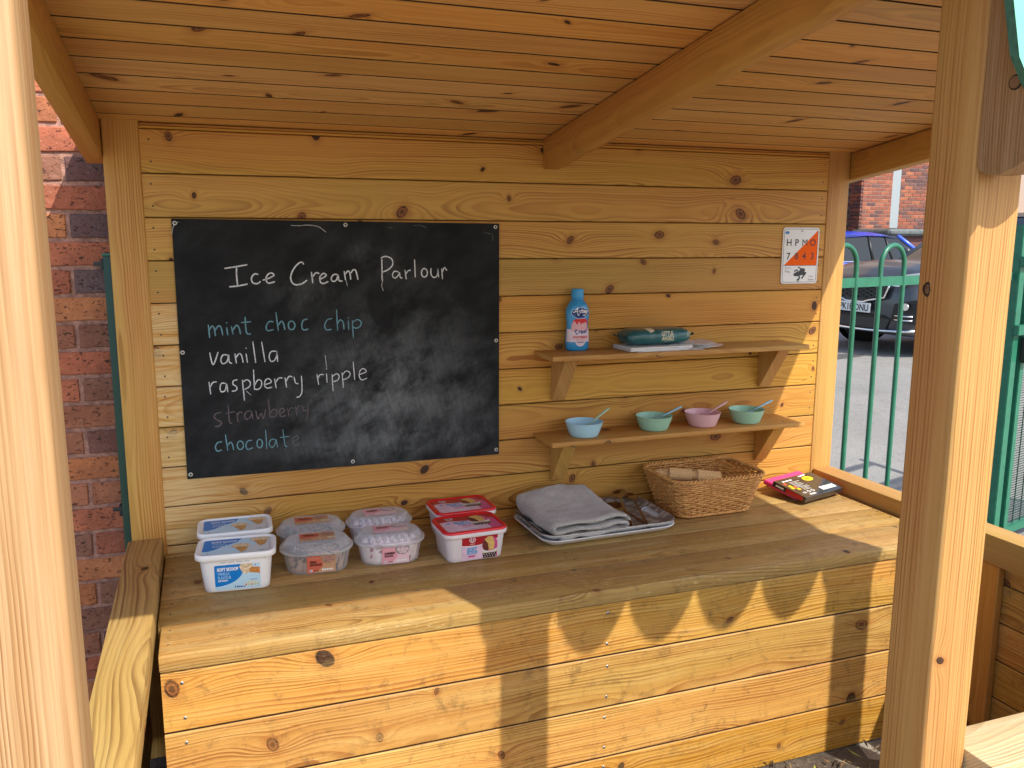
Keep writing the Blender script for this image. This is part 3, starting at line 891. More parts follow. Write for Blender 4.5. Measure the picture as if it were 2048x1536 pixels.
def make_car(name, label, cat, pcol, H, L, Wd, zb_, loc, rz, suv=True, plate=None, cowl=1.05, wsx=0.75, rearx=0.25):
    P_ = paint(name + '_paint', pcol)
    car = thing(name, label, cat, loc, rz)
    hw = Wd / 2
    keys = [dict(x=0.0, w=0.74, zb=0.30, zt=0.70), dict(x=0.05, w=0.84, zb=0.24, zt=0.82), dict(x=0.20, w=0.95, zb=0.22, zt=0.93), dict(x=0.45, w=1.0, zb=0.22, zt=1.00),
            dict(x=cowl, w=1.0, zb=0.22, zt=zb_), dict(x=L * 0.5, w=1.0, zb=0.22, zt=zb_ + 0.02), dict(x=L - 0.35, w=0.98, zb=0.24, zt=zb_ + 0.05), dict(x=L - 0.06, w=0.9, zb=0.30, zt=zb_ + 0.02), dict(x=L, w=0.8, zb=0.36, zt=zb_ - 0.12)]
    def prof(s_):
        w_ = hw * s_['w']; zb, zt = s_['zb'], s_['zt']
        return [(w_ * 0.55, zb), (w_ * 0.93, zb + 0.02), (w_, zb + 0.16), (w_ * 1.0, zb + (zt - zb) * 0.55), (w_ * 0.975, zt - 0.14), (w_ * 0.92, zt - 0.03), (w_ * 0.80, zt + 0.015), (w_ * 0.45, zt + 0.055), (0.02, zt + 0.065)]
    b = bmesh.new()
    loft_body(b, lerp_st(keys, 4), prof)
    bmesh.ops.recalc_face_normals(b, faces=b.faces)
    body = new('body', b, [P_], car, smooth=True)
    smooth_angle(body.data, 50)
    # greenhouse
    x0, x1, x2, x3 = cowl - 0.12, cowl + wsx, L - 0.75 - rearx, L - 0.18
    b = bmesh.new()
    zr = H
    ringsG = []
    def gring(x, zbt, zt, w0, w1, tf):
        return [(x, -w0, zbt), (x, -w1, zt), (x, w1, zt), (x, w0, zbt)]
    # side glass, windscreen and tailgate glass as one shell, roof panel above
    wb, wt = hw * 0.90, hw * 0.74
    A = [Vector((x0, -wb * 0.86, zb_ + 0.02)), Vector((x1, -wt, zr - 0.075)), Vector((x2, -wt, zr - 0.075)), Vector((x3, -wb * 0.92, zb_ + 0.04))]
    lo = [Vector((x0, -wb * 0.86, zb_ + 0.0)), Vector((x0 + 0.55, -wb, zb_ + 0.0)), Vector((x3 - 0.35, -wb, zb_ + 0.02)), Vector((x3, -wb * 0.92, zb_ + 0.02))]
    for sgn in (1, -1):
        v = [b.verts.new((p.x, p.y * sgn, p.z)) for p in (lo[0], lo[1], lo[2], lo[3], A[2], A[1])]
        b.faces.new((v[0], v[1], v[5])); b.faces.new((v[1], v[2], v[4], v[5])); b.faces.new((v[2], v[3], v[4]))
    sw = bmesh.new()
    nW = 8
    def screen(bb, xa, za, wa, xb, zb2, wb2, bow):
        r0, r1 = [], []
        for i in range(nW + 1):
            t = -1 + 2 * i / nW
            r0.append(bb.verts.new((xa + bow * t * t, wa * t, za)))
            r1.append(bb.verts.new((xb + bow * 0.7 * t * t, wb2 * t, zb2)))
        for i in range(nW):
            bb.faces.new((r0[i], r0[i + 1], r1[i + 1], r1[i]))
    screen(sw, x0 - 0.10, zb_ + 0.03, wb * 0.86, x1 - 0.08, zr - 0.07, wt, 0.10)
    bmesh.ops.recalc_face_normals(b, faces=b.faces)
    new('side_windows', b, M_GLASSD, car)
    new('windscreen', sw, M_GLASSD, car, smooth=True)
    sw = bmesh.new(); screen(sw, x3 + 0.02, zb_ + 0.03, wb * 0.92, x2 + 0.06, zr - 0.07, wt, -0.06)
    new('rear_window', sw, M_GLASSD, car, smooth=True)
    b = bmesh.new()
    rr = []
    for x, dz, ww in ((x1 - 0.10, -0.075, 1.0), (x1 + 0.1, -0.03, 1.0), (x1 + 0.5, 0.0, 1.0), ((x1 + x2) / 2, 0.01, 1.0), (x2 - 0.3, 0.0, 1.0), (x2 + 0.02, -0.045, 0.98), (x2 + 0.18, -0.09, 0.95)):
        rr.append([(x, wt * ww * t, zr + dz - 0.075 * abs(t) ** 3.0) for t in [-1.06 + 2.12 * i / 12 for i in range(13)]])
    V = [[b.verts.new(p) for p in r] for r in rr]
    for i in range(len(V) - 1):
        for k in range(12):
            b.faces.new((V[i][k], V[i][k + 1], V[i + 1][k + 1], V[i + 1][k])).smooth = True
    bmesh.ops.solidify(b, geom=b.faces[:], thickness=0.03)
    new('roof', b, P_, car, smooth=True)
    for sgn in (1, -1):
        for (xa, za, ya, xb, zz, yb, rad, m_) in ((x0 - 0.02, zb_, wb * 0.87, x1 - 0.03, zr - 0.08, wt, 0.035, P_), (x1 + 0.75, zb_, wb, x1 + 0.72, zr - 0.08, wt, 0.03, M_TRIM), (x3 - 0.02, zb_, wb * 0.92, x2 + 0.06, zr - 0.08, wt, 0.04, P_), (x2 - 0.15, zb_, wb, x2 - 0.25, zr - 0.08, wt, 0.025, M_TRIM)):
            b = bmesh.new(); add_tube(b, [(xa, ya * sgn, za), (xb, yb * sgn, zz)], rad, 8)
            new('pillar', b, m_, car)
        b = bmesh.new(); add_tube(b, [(x0 + 0.25, wb * 0.99 * sgn, zb_ + 0.005), (x0 + 0.6, wb * 1.015 * sgn, zb_ + 0.005), (x3 - 0.4, wb * 1.015 * sgn, zb_ + 0.03)], 0.012, 6)
        new('belt_trim', b, M_CHROME, car)
        b = bmesh.new(); add_tube(b, [(x0 + 0.35, hw * 0.97 * sgn, zb_ + 0.06), (x0 + 0.40, hw * 1.12 * sgn, zb_ + 0.10)], [0.03, 0.05], 8)
        b2 = b
        lathe_v = [b2.verts.new((x0 + 0.33 + 0.12 * cos(a) * 0.6, sgn * (hw * 1.12 + 0.10 * sin(a)), zb_ + 0.12 + 0.075 * sin(a * 2) * 0)) for a in ()]
        new('wing_mirror_arm', b, M_TRIM, car)
        b = bmesh.new(); bmesh.ops.create_uvsphere(b, u_segments=14, v_segments=8, radius=1.0)
        bmesh.ops.scale(b, vec=(0.05, 0.09, 0.06), verts=b.verts)
        new('wing_mirror', b, P_, car, (x0 + 0.40, sgn * (hw * 1.14), zb_ + 0.13), smooth=True)
        for wx in (0.88, L - 0.92):
            b = bmesh.new(); lathe(b, [(0.20, -0.11), (0.31, -0.115), (0.345, -0.09), (0.35, 0.0), (0.345, 0.09), (0.31, 0.115), (0.20, 0.11)], 28)
            wh = new('wheel', b, M_TYRE, car, (wx, sgn * (hw - 0.115), 0.35), (pi / 2, 0, 0), smooth=True)
            b = bmesh.new()
            for k in range(5):
                a = 2 * pi * k / 5
                for e in (-0.12, 0.12):
                    add_tube(b, [(0.03 * cos(a), 0.03 * sin(a), -sgn * 0.112), (0.215 * cos(a + e), 0.215 * sin(a + e), -sgn * 0.10)], 0.017, 6)
            new('rim', b, M_CHROME, wh)
            b = bmesh.new(); bmesh.ops.create_circle(b, segments=28, radius=0.43, cap_ends=True)
            new('wheel_arch', b, M_TRIM, car, (wx, sgn * (hw + 0.002), 0.40), (-sgn * pi / 2, 0, 0))
    # face of the car, looks towards -X local
    fx = lambda y: 0.0 + 0.10 * (abs(y) / hw) ** 2.2 if abs(y) < hw * 0.72 else 0.0 + 0.10 * 0.72 ** 2.2 + (abs(y) - hw * 0.72) * 0.55
    def face_poly(pts, off, m, nm, par=car):
        b = bmesh.new()
        tri = tessellate_polygon([[Vector((y, z, 0)) for y, z in pts]])
        vs = [b.verts.new((fx(y) - off, y, z)) for y, z in pts]
        for t in tri:
            try: b.faces.new([vs[i] for i in t])
            except ValueError: pass
        return new(nm, b, m, par)
    def sub(pts, n=6):
        o2 = []
        for i in range(len(pts)):
            a, c_ = pts[i], pts[(i + 1) % len(pts)]
            for k in range(n): o2.append((a[0] + (c_[0] - a[0]) * k / n, a[1] + (c_[1] - a[1]) * k / n))
        return o2
    gp_ = [(-0.50, 0.80), (-0.44, 0.66), (-0.20, 0.615), (-0.14, 0.595), (0.14, 0.595), (0.20, 0.615), (0.44, 0.66), (0.50, 0.80), (0.40, 0.835), (0.14, 0.825), (0.09, 0.80), (-0.09, 0.80), (-0.14, 0.825), (-0.40, 0.835)]
    g = face_poly(sub(gp_, 3), 0.062, M_TRIM, 'grille')
    b = bmesh.new(); add_tube(b, [(fx(y) - 0.066, y, z) for y, z in sub(gp_, 3)], 0.011, 6, closed=True)
    new('chrome_surround', b, M_CHROME, g)
    b = bmesh.new()
    for k in range(14):
        for j in range(4):
            yy = -0.42 + 0.065 * k; zz = 0.655 + 0.045 * j + (0.022 if k % 2 else 0)
            bmesh.ops.create_icosphere(b, subdivisions=1, radius=0.013, matrix=Matrix.Translation((fx(yy) - 0.058, yy, zz)))
    new('grille_mesh', b, M_GRILLE, g)
    for sgn in (1, -1):
        hp = [(0.50 * sgn, 0.80), (0.54 * sgn, 0.88), (0.70 * sgn, 0.93), (0.90 * sgn, 0.965), (0.93 * sgn, 0.92), (0.80 * sgn, 0.84), (0.60 * sgn, 0.79)]
        hl = face_poly(sub(hp, 3), 0.055, M_LENS, 'headlight')
        b = bmesh.new(); add_tube(b, [(fx(0.66) - 0.068, 0.66 * sgn, 0.86), (fx(0.66) - 0.062, 0.66 * sgn, 0.86)], 0.045, 14)
        add_tube(b, [(fx(0.78) - 0.068, 0.78 * sgn, 0.885), (fx(0.78) - 0.06, 0.78 * sgn, 0.885)], 0.04, 14)
        new('lamp_reflector', b, M_CHROME, hl)
        fg = face_poly(sub([(0.56 * sgn, 0.42), (0.60 * sgn, 0.60), (0.84 * sgn, 0.66), (0.88 * sgn, 0.50), (0.82 * sgn, 0.38)], 3), 0.085, M_TRIM, 'fog_lamp_recess')
        b = bmesh.new(); add_tube(b, [(fx(0.73) - 0.105, 0.73 * sgn, 0.575), (fx(0.73) - 0.08, 0.73 * sgn, 0.575)], 0.04, 14)
        new('fog_lamp', b, M_CHROME, fg)
        b = bmesh.new()
        for zz in (0.47, 0.425):
            add_tube(b, [(fx(0.62) - 0.095, 0.62 * sgn, zz), (fx(0.80) - 0.095, 0.80 * sgn, zz)], 0.009, 6)
        new('fog_lamp_bar', b, M_CHROME, fg)
    face_poly(sub([(-0.46, 0.30), (0.46, 0.30), (0.52, 0.42), (0.40, 0.455), (-0.40, 0.455), (-0.52, 0.42)], 3), 0.045, M_TRIM, 'lower_intake')
    b = bmesh.new(); add_tube(b, [(fx(y) - 0.05, y, 0.275 + 0.05 * abs(y) ** 2) for y in [-0.8 + 0.16 * i for i in range(11)]], 0.016, 6)
    new('skid_trim', b, M_CHROME if suv else M_TRIM, car)
    if plate:
        b = bmesh.new(); add_box(b, (-0.075, -0.26, 0.475), (-0.06, 0.26, 0.586))
        bmesh.ops.bevel(b, geom=b.edges[:], offset=0.004, segments=1, affect='EDGES')
        pl = new('number_plate', b, M_WPLATE, car)
        vs, fs = text_geo(plate, 0.112, 0.0022, 1.0)
        xm = max(v[0] for v in vs)
        b = bmesh.new()
        vv_ = [b.verts.new((-0.0765, -(-0.235 + v[0] / xm * 0.47) * -1 * -1, 0.493 + v[1] * 0.95)) for v in vs]
        for f in fs:
            try: b.faces.new([vv_[i] for i in f])
            except ValueError: pass
        new('plate_lettering', b, M_BLACKINK, pl)
    return car
make_car('parked_car', 'dark grey sports utility car parked with its grille facing the shelter', 'car', (0.045, 0.050, 0.060), 1.66, 4.5, 1.86, 1.02, (7.40, 5.44, -0.372), 0.0, True, 'PK18 ONU', cowl=1.38, wsx=0.85)
make_car('parked_car', 'bright blue car parked behind the dark grey one', 'car', (0.05, 0.13, 0.80), 1.46, 4.2, 1.74, 0.91, (9.0, 10.6, -0.372), 0.0, False, None, cowl=0.95, wsx=0.9)
# ------------------------------------------------------------------ flat print: 2D shapes laid on a surface in thin layers
class Decal:
    def __init__(self):
        self.items = []; self.mats = []
    def mi(self, m):
        if m not in self.mats: self.mats.append(m)
        return self.mats.index(m)
    def poly(self, pts, m, layer=0, cell=None):
        tri = tessellate_polygon([[Vector((p[0], p[1], 0)) for p in pts]])
        self.items.append(([tuple(p) for p in pts], [tuple(t) for t in tri], self.mi(m), layer)); return self
    def rect(self, x0, y0, x1, y1, m, layer=0, r=0.0, nx=1):
        if r:
            pts = rrect(x1 - x0, y1 - y0, r, 4, (x0 + x1) / 2, (y0 + y1) / 2)
            return self.poly(pts, m, layer)
        vs, fs = [], []
        for i in range(nx + 1):
            x = x0 + (x1 - x0) * i / nx
            vs += [(x, y0), (x, y1)]
        for i in range(nx):
            fs.append((2 * i, 2 * i + 2, 2 * i + 3, 2 * i + 1))
        self.items.append((vs, fs, self.mi(m), layer)); return self
    def ell(self, cx, cy, rx, ry, m, layer=0, rot=0.0, a0=0.0, a1=2 * pi, n=24):
        pts = []
        for k in range(n if a1 - a0 >= 2 * pi - 1e-6 else n + 1):
            a = a0 + (a1 - a0) * k / n
            x, y = rx * cos(a), ry * sin(a)
            pts.append((cx + x * cos(rot) - y * sin(rot), cy + x * sin(rot) + y * cos(rot)))
        return self.poly(pts, m, layer)
    def text(self, s, x, y, size, m, layer=2, width=None, bold=0.0, sp=1.0, shear=0.0, align='L'):
        vs, fs = text_geo(s, size, bold, sp, shear)
        if not vs: return self
        xa, xb = min(v[0] for v in vs), max(v[0] for v in vs)
        k = (width / (xb - xa)) if width else 1.0
        wd = (xb - xa) * k
        ox = x if align == 'L' else (x - wd / 2 if align == 'C' else x - wd)
        self.items.append(([(ox + (v[0] - xa) * k, y + v[1]) for v in vs], fs, self.mi(m), layer)); return self
    def stroke(self, pts, wdt, m, layer=2, smooth=True, taper=0.25):
        P_ = catmull(pts) if smooth and len(pts) > 2 else densify(pts)
        n = len(P_)
        L_, R_ = [], []
        for i in range(n):
            a = P_[max(0, i - 1)]; c = P_[min(n - 1, i + 1)]
            dx, dy = c[0] - a[0], c[1] - a[1]
            l = math.hypot(dx, dy) or 1e-9
            e = min(i, n - 1 - i)
            ww = wdt / 2 * (1 - taper * max(0, 1 - e / 2.0))
            L_.append((P_[i][0] - dy / l * ww, P_[i][1] + dx / l * ww)); R_.append((P_[i][0] + dy / l * ww, P_[i][1] - dx / l * ww))
        vs = L_ + R_
        fs = [(n + i, n + i + 1, i + 1, i) for i in range(n - 1)]
        self.items.append((vs, fs, self.mi(m), layer)); return self
    def build(self, name, parent, fn, step=0.00018, base=0.0003, cut=None):
        """fn(x, y, h) -> 3D point in the parent's space"""
        b = bmesh.new()
        for vs, fs, mi, ly in self.items:
            t = bmesh.new()
            V = [t.verts.new((v[0], v[1], 0)) for v in vs]
            for f in fs:
                if len(set(f)) < 3: continue
                try: t.faces.new([V[i] for i in f])
                except ValueError: pass
            if cut:
                x0, x1, n = cut
                for i in range(n + 1):
                    g = t.verts[:] + t.edges[:] + t.faces[:]
                    bmesh.ops.bisect_plane(t, geom=g, plane_co=(x0 + (x1 - x0) * i / n, 0, 0), plane_no=(1, 0, 0))
                g = t.verts[:] + t.edges[:] + t.faces[:]
            mp = {}
            for v in t.verts:
                mp[v] = b.verts.new(fn(v.co.x, v.co.y, base + step * ly))
            for f in t.faces:
                try:
                    q = b.faces.new([mp[v] for v in f.verts]); q.material_index = mi
                except ValueError: pass
            t.free()
        return new(name, b, self.mats, parent)

def catmull(p, n=6):
    out = []
    P_ = [p[0]] + list(p) + [p[-1]]
    for i in range(1, len(P_) - 2):
        a, b_, c, d = P_[i - 1], P_[i], P_[i + 1], P_[i + 2]
        for k in range(n):
            t = k / n
            out.append(tuple(0.5 * ((2 * b_[q]) + (-a[q] + c[q]) * t + (2 * a[q] - 5 * b_[q] + 4 * c[q] - d[q]) * t * t + (-a[q] + 3 * b_[q] - 3 * c[q] + d[q]) * t ** 3) for q in (0, 1)))
    out.append(tuple(p[-1]))
    return out
def densify(p, n=5):
    out = []
    for a, b_ in zip(p[:-1], p[1:]):
        for k in range(n): out.append((a[0] + (b_[0] - a[0]) * k / n, a[1] + (b_[1] - a[1]) * k / n))
    out.append(tuple(p[-1]))
    return out
FLAT_V = lambda x, y, h: (x, -h, y)          # print on a vertical face looking towards -Y

# ------------------------------------------------------------------ chalkboard
CHALK=[["w",6.0,[2023,8396,2333,8443,2660,8499]],["w",6.0,[2361,8442,2349,8195,2363,7896]],["w",6.0,[2129,7870,2377,7891,2643,7942]],["w",6.0,[2955,8213,2849,8229,2757,8115,2789,7980,2909,7948,3009,8012]],["w",6.0,[3069,8046,3256,8104,3397,8193,3312,8254,3211,8195,3162,8060,3235,7958,3413,8001]],["w",6.0,[4260,8492,4203,8564,4076,8494,3929,8303,3870,8076,3963,7912,4164,7919,4343,8029]],["w",6.0,[4478,8272,4506,7940]],["w",6.0,[4513,8129,4603,8245,4704,8219]],["w",6.0,[4713,8044,4905,8155,4831,8227,4726,8126,4731,7972,4821,7925,4966,7984]],["w",6.0,[5264,8176,5136,8188,5055,8071,5104,7982,5208,8027,5264,8161,5285,8006,5387,7994]],["w",6.0,[5448,8288,5481,8013]],["w",6.0,[5487,8200,5552,8287,5612,8234,5637,8027]],["w",6.0,[5643,8219,5719,8321,5801,8284,5856,8024]],["w",5.5,[6600,8642,6599,8355,6595,7988]],["w",5.5,[6569,8668,6719,8720,6904,8641,6927,8457,6774,8311,6591,8240]],["w",5.5,[7111,8245,6976,8262,6920,8141,6999,8056,7109,8155,7137,8229,7161,8086,7226,8053]],["w",5.5,[7312,8306,7350,8020]],["w",5.5,[7331,8163,7409,8273,7497,8294]],["w",5.5,[7622,8621,7635,8069]],["w",5.5,[7946,8341,7997,8301,8021,8226,8009,8144,7965,8088,7907,8079,7857,8121,7835,8198,7849,8279,7894,8333,7952,8339]],["w",5.5,[8140,8352,8143,8154,8230,8062,8337,8125,8362,8339]],["w",5.5,[8362,8339,8386,8060]],["w",5.5,[8485,8338,8509,8004]],["w",5.5,[8500,8204,8569,8359,8657,8272]],["b",5.5,[1501,6794,1517,6408]],["b",5.5,[1520,6628,1592,6741,1651,6689,1680,6452]],["b",5.5,[1680,6623,1762,6736,1841,6708,1881,6470]],["b",5.5,[1998,6703,2019,6465]],["b",5.5,[2000,6844,2013,6818]],["b",5.5,[2132,6719,2168,6485]],["b",5.5,[2165,6607,2273,6745,2341,6667,2376,6488]],["b",5.5,[2525,6990,2535,6584,2583,6481,2661,6488]],["b",5.5,[2411,6821,2688,6843]],["b",5.5,[3323,6814,3200,6828,3111,6693,3139,6564,3313,6589]],["b",5.5,[3404,7103,3450,6543]],["b",5.5,[3441,6692,3546,6828,3608,6754,3640,6568]],["b",5.5,[3861,6822,3912,6782,3935,6709,3921,6630,3875,6577,3816,6570,3766,6611,3745,6686,3761,6764,3808,6815,3867,6820]],["b",5.5,[4315,6872,4182,6829,4135,6660,4192,6544,4325,6576]],["b",5.0,[5042,6867,4896,6829,4813,6665,4865,6527,5016,6543]],["b",5.0,[5180,7135,5195,6495]],["b",5.0,[5191,6689,5273,6813,5365,6752,5389,6520]],["b",5.0,[5528,6784,5530,6505]],["b",5.0,[5525,6884,5540,6858]],["b",5.0,[5649,6797,5665,6256]],["b",5.0,[5663,6733,5796,6813,5916,6736,5880,6604,5763,6550,5669,6585]],["w",5.0,[1494,5975,1570,5617,1727,5986]],["w",5.0,[1989,5883,1856,5889,1791,5749,1833,5635,1956,5691,2013,5882,2022,5677,2097,5633]],["w",5.0,[2188,5920,2217,5627]],["w",5.0,[2211,5791,2304,5910,2373,5851,2407,5639]],["w",5.0,[2502,5907,2528,5633]],["w",5.0,[2506,6076,2514,6050]],["w",5.0,[2709,6257,2762,5617]],["w",5.0,[2958,6237,3029,5626]],["w",5.0,[3369,5937,3220,5933,3155,5791,3198,5644,3298,5665,3368,5792,3384,5936,3391,5619]],["w",5.0,[1429,5115,1456,4744]],["w",5.0,[1448,4940,1532,5089,1647,5108]],["w",5.0,[1898,5043,1779,5055,1724,4934,1756,4804,1864,4844,1912,5027,1933,4783]],["w",5.0,[2222,5139,2109,5109,2094,5006,2188,4929,2173,4826,2045,4802]],["w",5.0,[2358,5131,2391,4501]],["w",5.0,[2379,5063,2485,5124,2578,5042,2548,4913,2397,4834]],["w",5.0,[2689,5419,2690,4806]],["w",5.0,[2697,4941,2803,5102,2899,5050,2882,4895,2789,4816,2692,4838]],["w",5.0,[2968,4942,3175,5009,3125,5116,3025,5090,2983,4941,3048,4843,3199,4861]],["w",5.0,[3280,5118,3317,4823]],["w",5.0,[3304,4991,3400,5123,3510,5122]],["w",5.0,[3586,5128,3619,4827]],["w",5.0,[3606,5001,3703,5159,3803,5133]],["w",5.0,[3849,5141,3887,4954,3977,4923]],["w",5.0,[4068,5161,4066,4695,3998,4539,3900,4508]],["w",4.5,[4530,5185,4570,4858]],["w",4.5,[4556,5051,4622,5164,4736,5164]],["w",4.5,[4815,5197,4826,4908]],["w",4.5,[4820,5346,4830,5319]],["w",4.5,[4981,5162,5000,4630]],["w",4.5,[4994,5086,5117,5171,5198,5086,5142,4966,5010,4930]],["w",4.5,[5286,5200,5318,4719]],["w",4.5,[5299,5124,5408,5236,5528,5177,5487,5044,5315,4967]],["w",4.5,[5638,5520,5669,4943]],["w",4.5,[5785,5099,6028,5184,5945,5290,5837,5215,5816,5038,5904,4936,6055,4987]],["k",4.5,[1724,4185,1588,4168,1516,4070,1601,3960,1709,3900,1665,3799,1519,3768]],["k",4.5,[1923,4390,1937,3894,2012,3847]],["k",4.5,[1843,4151,2102,4186]],["k",4.5,[2155,4167,2179,3867]],["k",4.5,[2163,4041,2243,4171,2319,4119]],["k",4.5,[2562,4176,2439,4163,2369,4037,2427,3928,2545,4009,2576,4154,2600,3921]],["k",4.5,[2696,4183,2748,3916,2845,4083,2902,3916,2980,4191]],["k",4.5,[3078,4495,3098,3939]],["k",4.5,[3103,4055,3209,4186,3307,4127,3261,3976,3109,3944]],["k",4.5,[3364,4043,3539,4111,3462,4201,3382,4100,3426,3948,3569,3981]],["k",3.5,[3619,4202,3654,3938]],["k",3.5,[3639,4072,3715,4195,3796,4179]],["k",3.5,[3854,4229,3889,3949]],["k",3.5,[3874,4110,3946,4234,4017,4218]],["k",3.5,[4059,4253,4093,4080,4182,4100]],["k",3.5,[4230,4296,4207,3938,4128,3771]],["b",5.0,[1697,3299,1575,3283,1501,3158,1552,3027,1685,3058]],["b",5.0,[1800,3512,1843,3014]],["b",5.0,[1825,3147,1929,3265,1984,3197,2010,3026]],["b",5.0,[2229,3282,2276,3239,2296,3163,2282,3083,2239,3030,2184,3025,2138,3070,2119,3147,2135,3227,2180,3277,2235,3279]],["b",5.0,[2550,3274,2430,3268,2365,3140,2408,3009,2554,3050]],["b",5.0,[2783,3291,2825,3249,2843,3172,2830,3091,2791,3038,2741,3032,2700,3077,2684,3155,2698,3235,2738,3286,2788,3289]],["b",4.0,[2952,3567,2966,2974]],["b",4.0,[3220,3259,3104,3257,3038,3139,3108,3010,3203,3099,3245,3246,3280,3002]],["b",4.0,[3455,3546,3501,3059,3570,3010]],["b",4.0,[3363,3301,3639,3317]],["f",3.0,[3723,3128,3896,3227,3859,3317,3753,3244,3733,3111,3822,3022,3926,3068]],["w",2.0,[3933,9632,4179,9623,4428,9645,4727,9598,4948,9438]],["w",2.0,[6623,8029,6581,7830,6631,7671]],["w",2.0,[4798,5760,4815,5505,4836,5345]],["w",2.0,[5502,8003,5528,7836]],["w",2.0,[2445,4800,2585,4651]],["w",2.0,[672,9368,741,9607,873,9703]],["f",2.0,[7597,9650,7814,9662,8031,9585]],["f",2.0,[6792,9592,6951,9572]],["f",2.0,[10169,9411,10180,9194]],["f",2.0,[8570,8444,8624,8337]],["f",2.0,[9880,9463,10140,9400]]]
N = NT('blackboard')
x_, y_, z_ = N.sep(N.obj())
pv = N.vec(x_, 0.0, z_)
c = N.mixc(N.ss(N.noise(pv, 2.2, 4), 0.35, 0.65), (0.0055, 0.006, 0.0065), (0.0095, 0.0105, 0.0115))
# rubbed chalk: dense cloud towards the lower right, brushed streaks, clean wipes
def gauss(cx, cz, sx, sz, rot=0.0):
    dx = N.mth('SUBTRACT', x_, cx); dz = N.mth('SUBTRACT', z_, cz)
    ex = N.mth('ADD', N.mth('MULTIPLY', dx, cos(rot)), N.mth('MULTIPLY', dz, sin(rot)))
    ez = N.mth('SUBTRACT', N.mth('MULTIPLY', dz, cos(rot)), N.mth('MULTIPLY', dx, sin(rot)))
    ex = N.mth('DIVIDE', ex, sx); ez = N.mth('DIVIDE', ez, sz)
    return N.mth('EXPONENT', N.mth('MULTIPLY', N.mth('ADD', N.mth('MULTIPLY', ex, ex), N.mth('MULTIPLY', ez, ez)), -1.0))
cloud = N.mth('ADD', N.mth('MULTIPLY', gauss(0.62, 0.42, 0.26, 0.13), 0.85), N.mth('MULTIPLY', gauss(0.70, 0.55, 0.20, 0.20), 0.5))
cloud = N.mth('ADD', cloud, N.mth('MULTIPLY', gauss(0.66, 0.28, 0.30, 0.05), 0.6))
cloud = N.mth('ADD', cloud, N.mth('MULTIPLY', gauss(0.94, 0.42, 0.08, 0.2), 0.3))
cloud = N.mth('ADD', cloud, N.mth('MULTIPLY', gauss(0.41, 0.77, 0.08, 0.045, 0.3), 0.5))
cloud = N.mth('ADD', cloud, N.mth('MULTIPLY', gauss(0.64, 0.87, 0.12, 0.035, -0.4), 0.35))
br1 = N.noise(N.vec(N.mth('ADD', N.mth('MULTIPLY', x_, 9.0), N.mth('MULTIPLY', z_, -4.0)), 0.0, N.mth('MULTIPLY', z_, 9.0)), 1.0, 7, 0.66, 0.15)
br2 = N.noise(N.vec(N.mth('ADD', N.mth('MULTIPLY', x_, 90.0), N.mth('MULTIPLY', z_, 20.0)), 0.0, N.mth('MULTIPLY', z_, 12.0)), 1.0, 4, 0.6)
fine = N.noise(pv, 420.0, 2, 0.6)
msk = N.mth('MULTIPLY', cloud, N.ss(br1, 0.30, 0.68))
msk = N.mth('MULTIPLY', msk, N.ss(br2, 0.1, 0.75, 0.45, 1.0))
wipes_ = N.mth('ADD', gauss(0.655, 0.72, 0.045, 0.085, 0.25), gauss(0.95, 0.74, 0.10, 0.05, -0.6), clamp=True)
wipes_ = N.ss(N.mth('ADD', wipes_, N.mth('MULTIPLY', N.mth('SUBTRACT', br1, 0.5), 0.5)), 0.35, 0.55)
msk = N.mth('MULTIPLY', msk, N.mth('SUBTRACT', 1.0, N.mth('MULTIPLY', wipes_, 0.8)))
hot = N.mth('MULTIPLY', N.ss(N.noise(N.vec(N.mth('MULTIPLY', x_, 14.0), 1.0, N.mth('MULTIPLY', z_, 9.0)), 1.0, 5, 0.6), 0.56, 0.74), gauss(0.72, 0.40, 0.18, 0.10))
msk = N.mth('ADD', msk, N.mth('MULTIPLY', hot, 0.7))
msk = N.mth('MULTIPLY', msk, N.ss(fine, 0.2, 0.7, 0.6, 1.1))
haze_ = N.mth('MULTIPLY', N.ss(br1, 0.35, 0.8), 0.10)
c = N.mixc(N.mth('MULTIPLY', N.mth('ADD', msk, haze_), 0.70, clamp=True), c, (0.23, 0.245, 0.25))
N.put(N.b.inputs['Base Color'], c)
N.b.inputs['Roughness'].default_value = 0.7
N.b.inputs['Specular IOR Level'].default_value = 0.2
M_BB = N.m
cb = thing('chalkboard', 'black chalkboard with handwritten ice cream menu screwed to the back wall', 'chalkboard', (0.0, -0.0005, 0.0))
b = bmesh.new()
# board is very slightly trapezoid like the real sheet
P4 = [(0.0675, 0.2245), (1.0385, 0.2185), (1.0395, 0.9735), (0.0685, 0.9795)]
A_ = [b.verts.new((x, -0.0065, z)) for x, z in P4]; B_ = [b.verts.new((x, -0.0003, z)) for x, z in P4]
b.faces.new(A_); b.faces.new(B_[::-1])
for i in range(4): b.faces.new((A_[(i + 1) % 4], A_[i], B_[i], B_[(i + 1) % 4]))
bmesh.ops.recalc_face_normals(b, faces=b.faces)
new('board_panel', b, M_BB, cb)
def chalk(name, col, k=0.45):
    N = NT(name)
    f = N.noise(N.obj(), 330.0, 3, 0.7)
    f2 = N.noise(N.obj(), 60.0, 3, 0.6)
    ff = N.mth('MULTIPLY', N.ss(f, 0.36, 0.56), N.ss(f2, 0.2, 0.6, 0.6, 1.0))
    N.put(N.b.inputs['Base Color'], N.mixc(ff, tuple(0.02 + x * k for x in col), col))
    N.b.inputs['Roughness'].default_value = 0.9
    return N.m
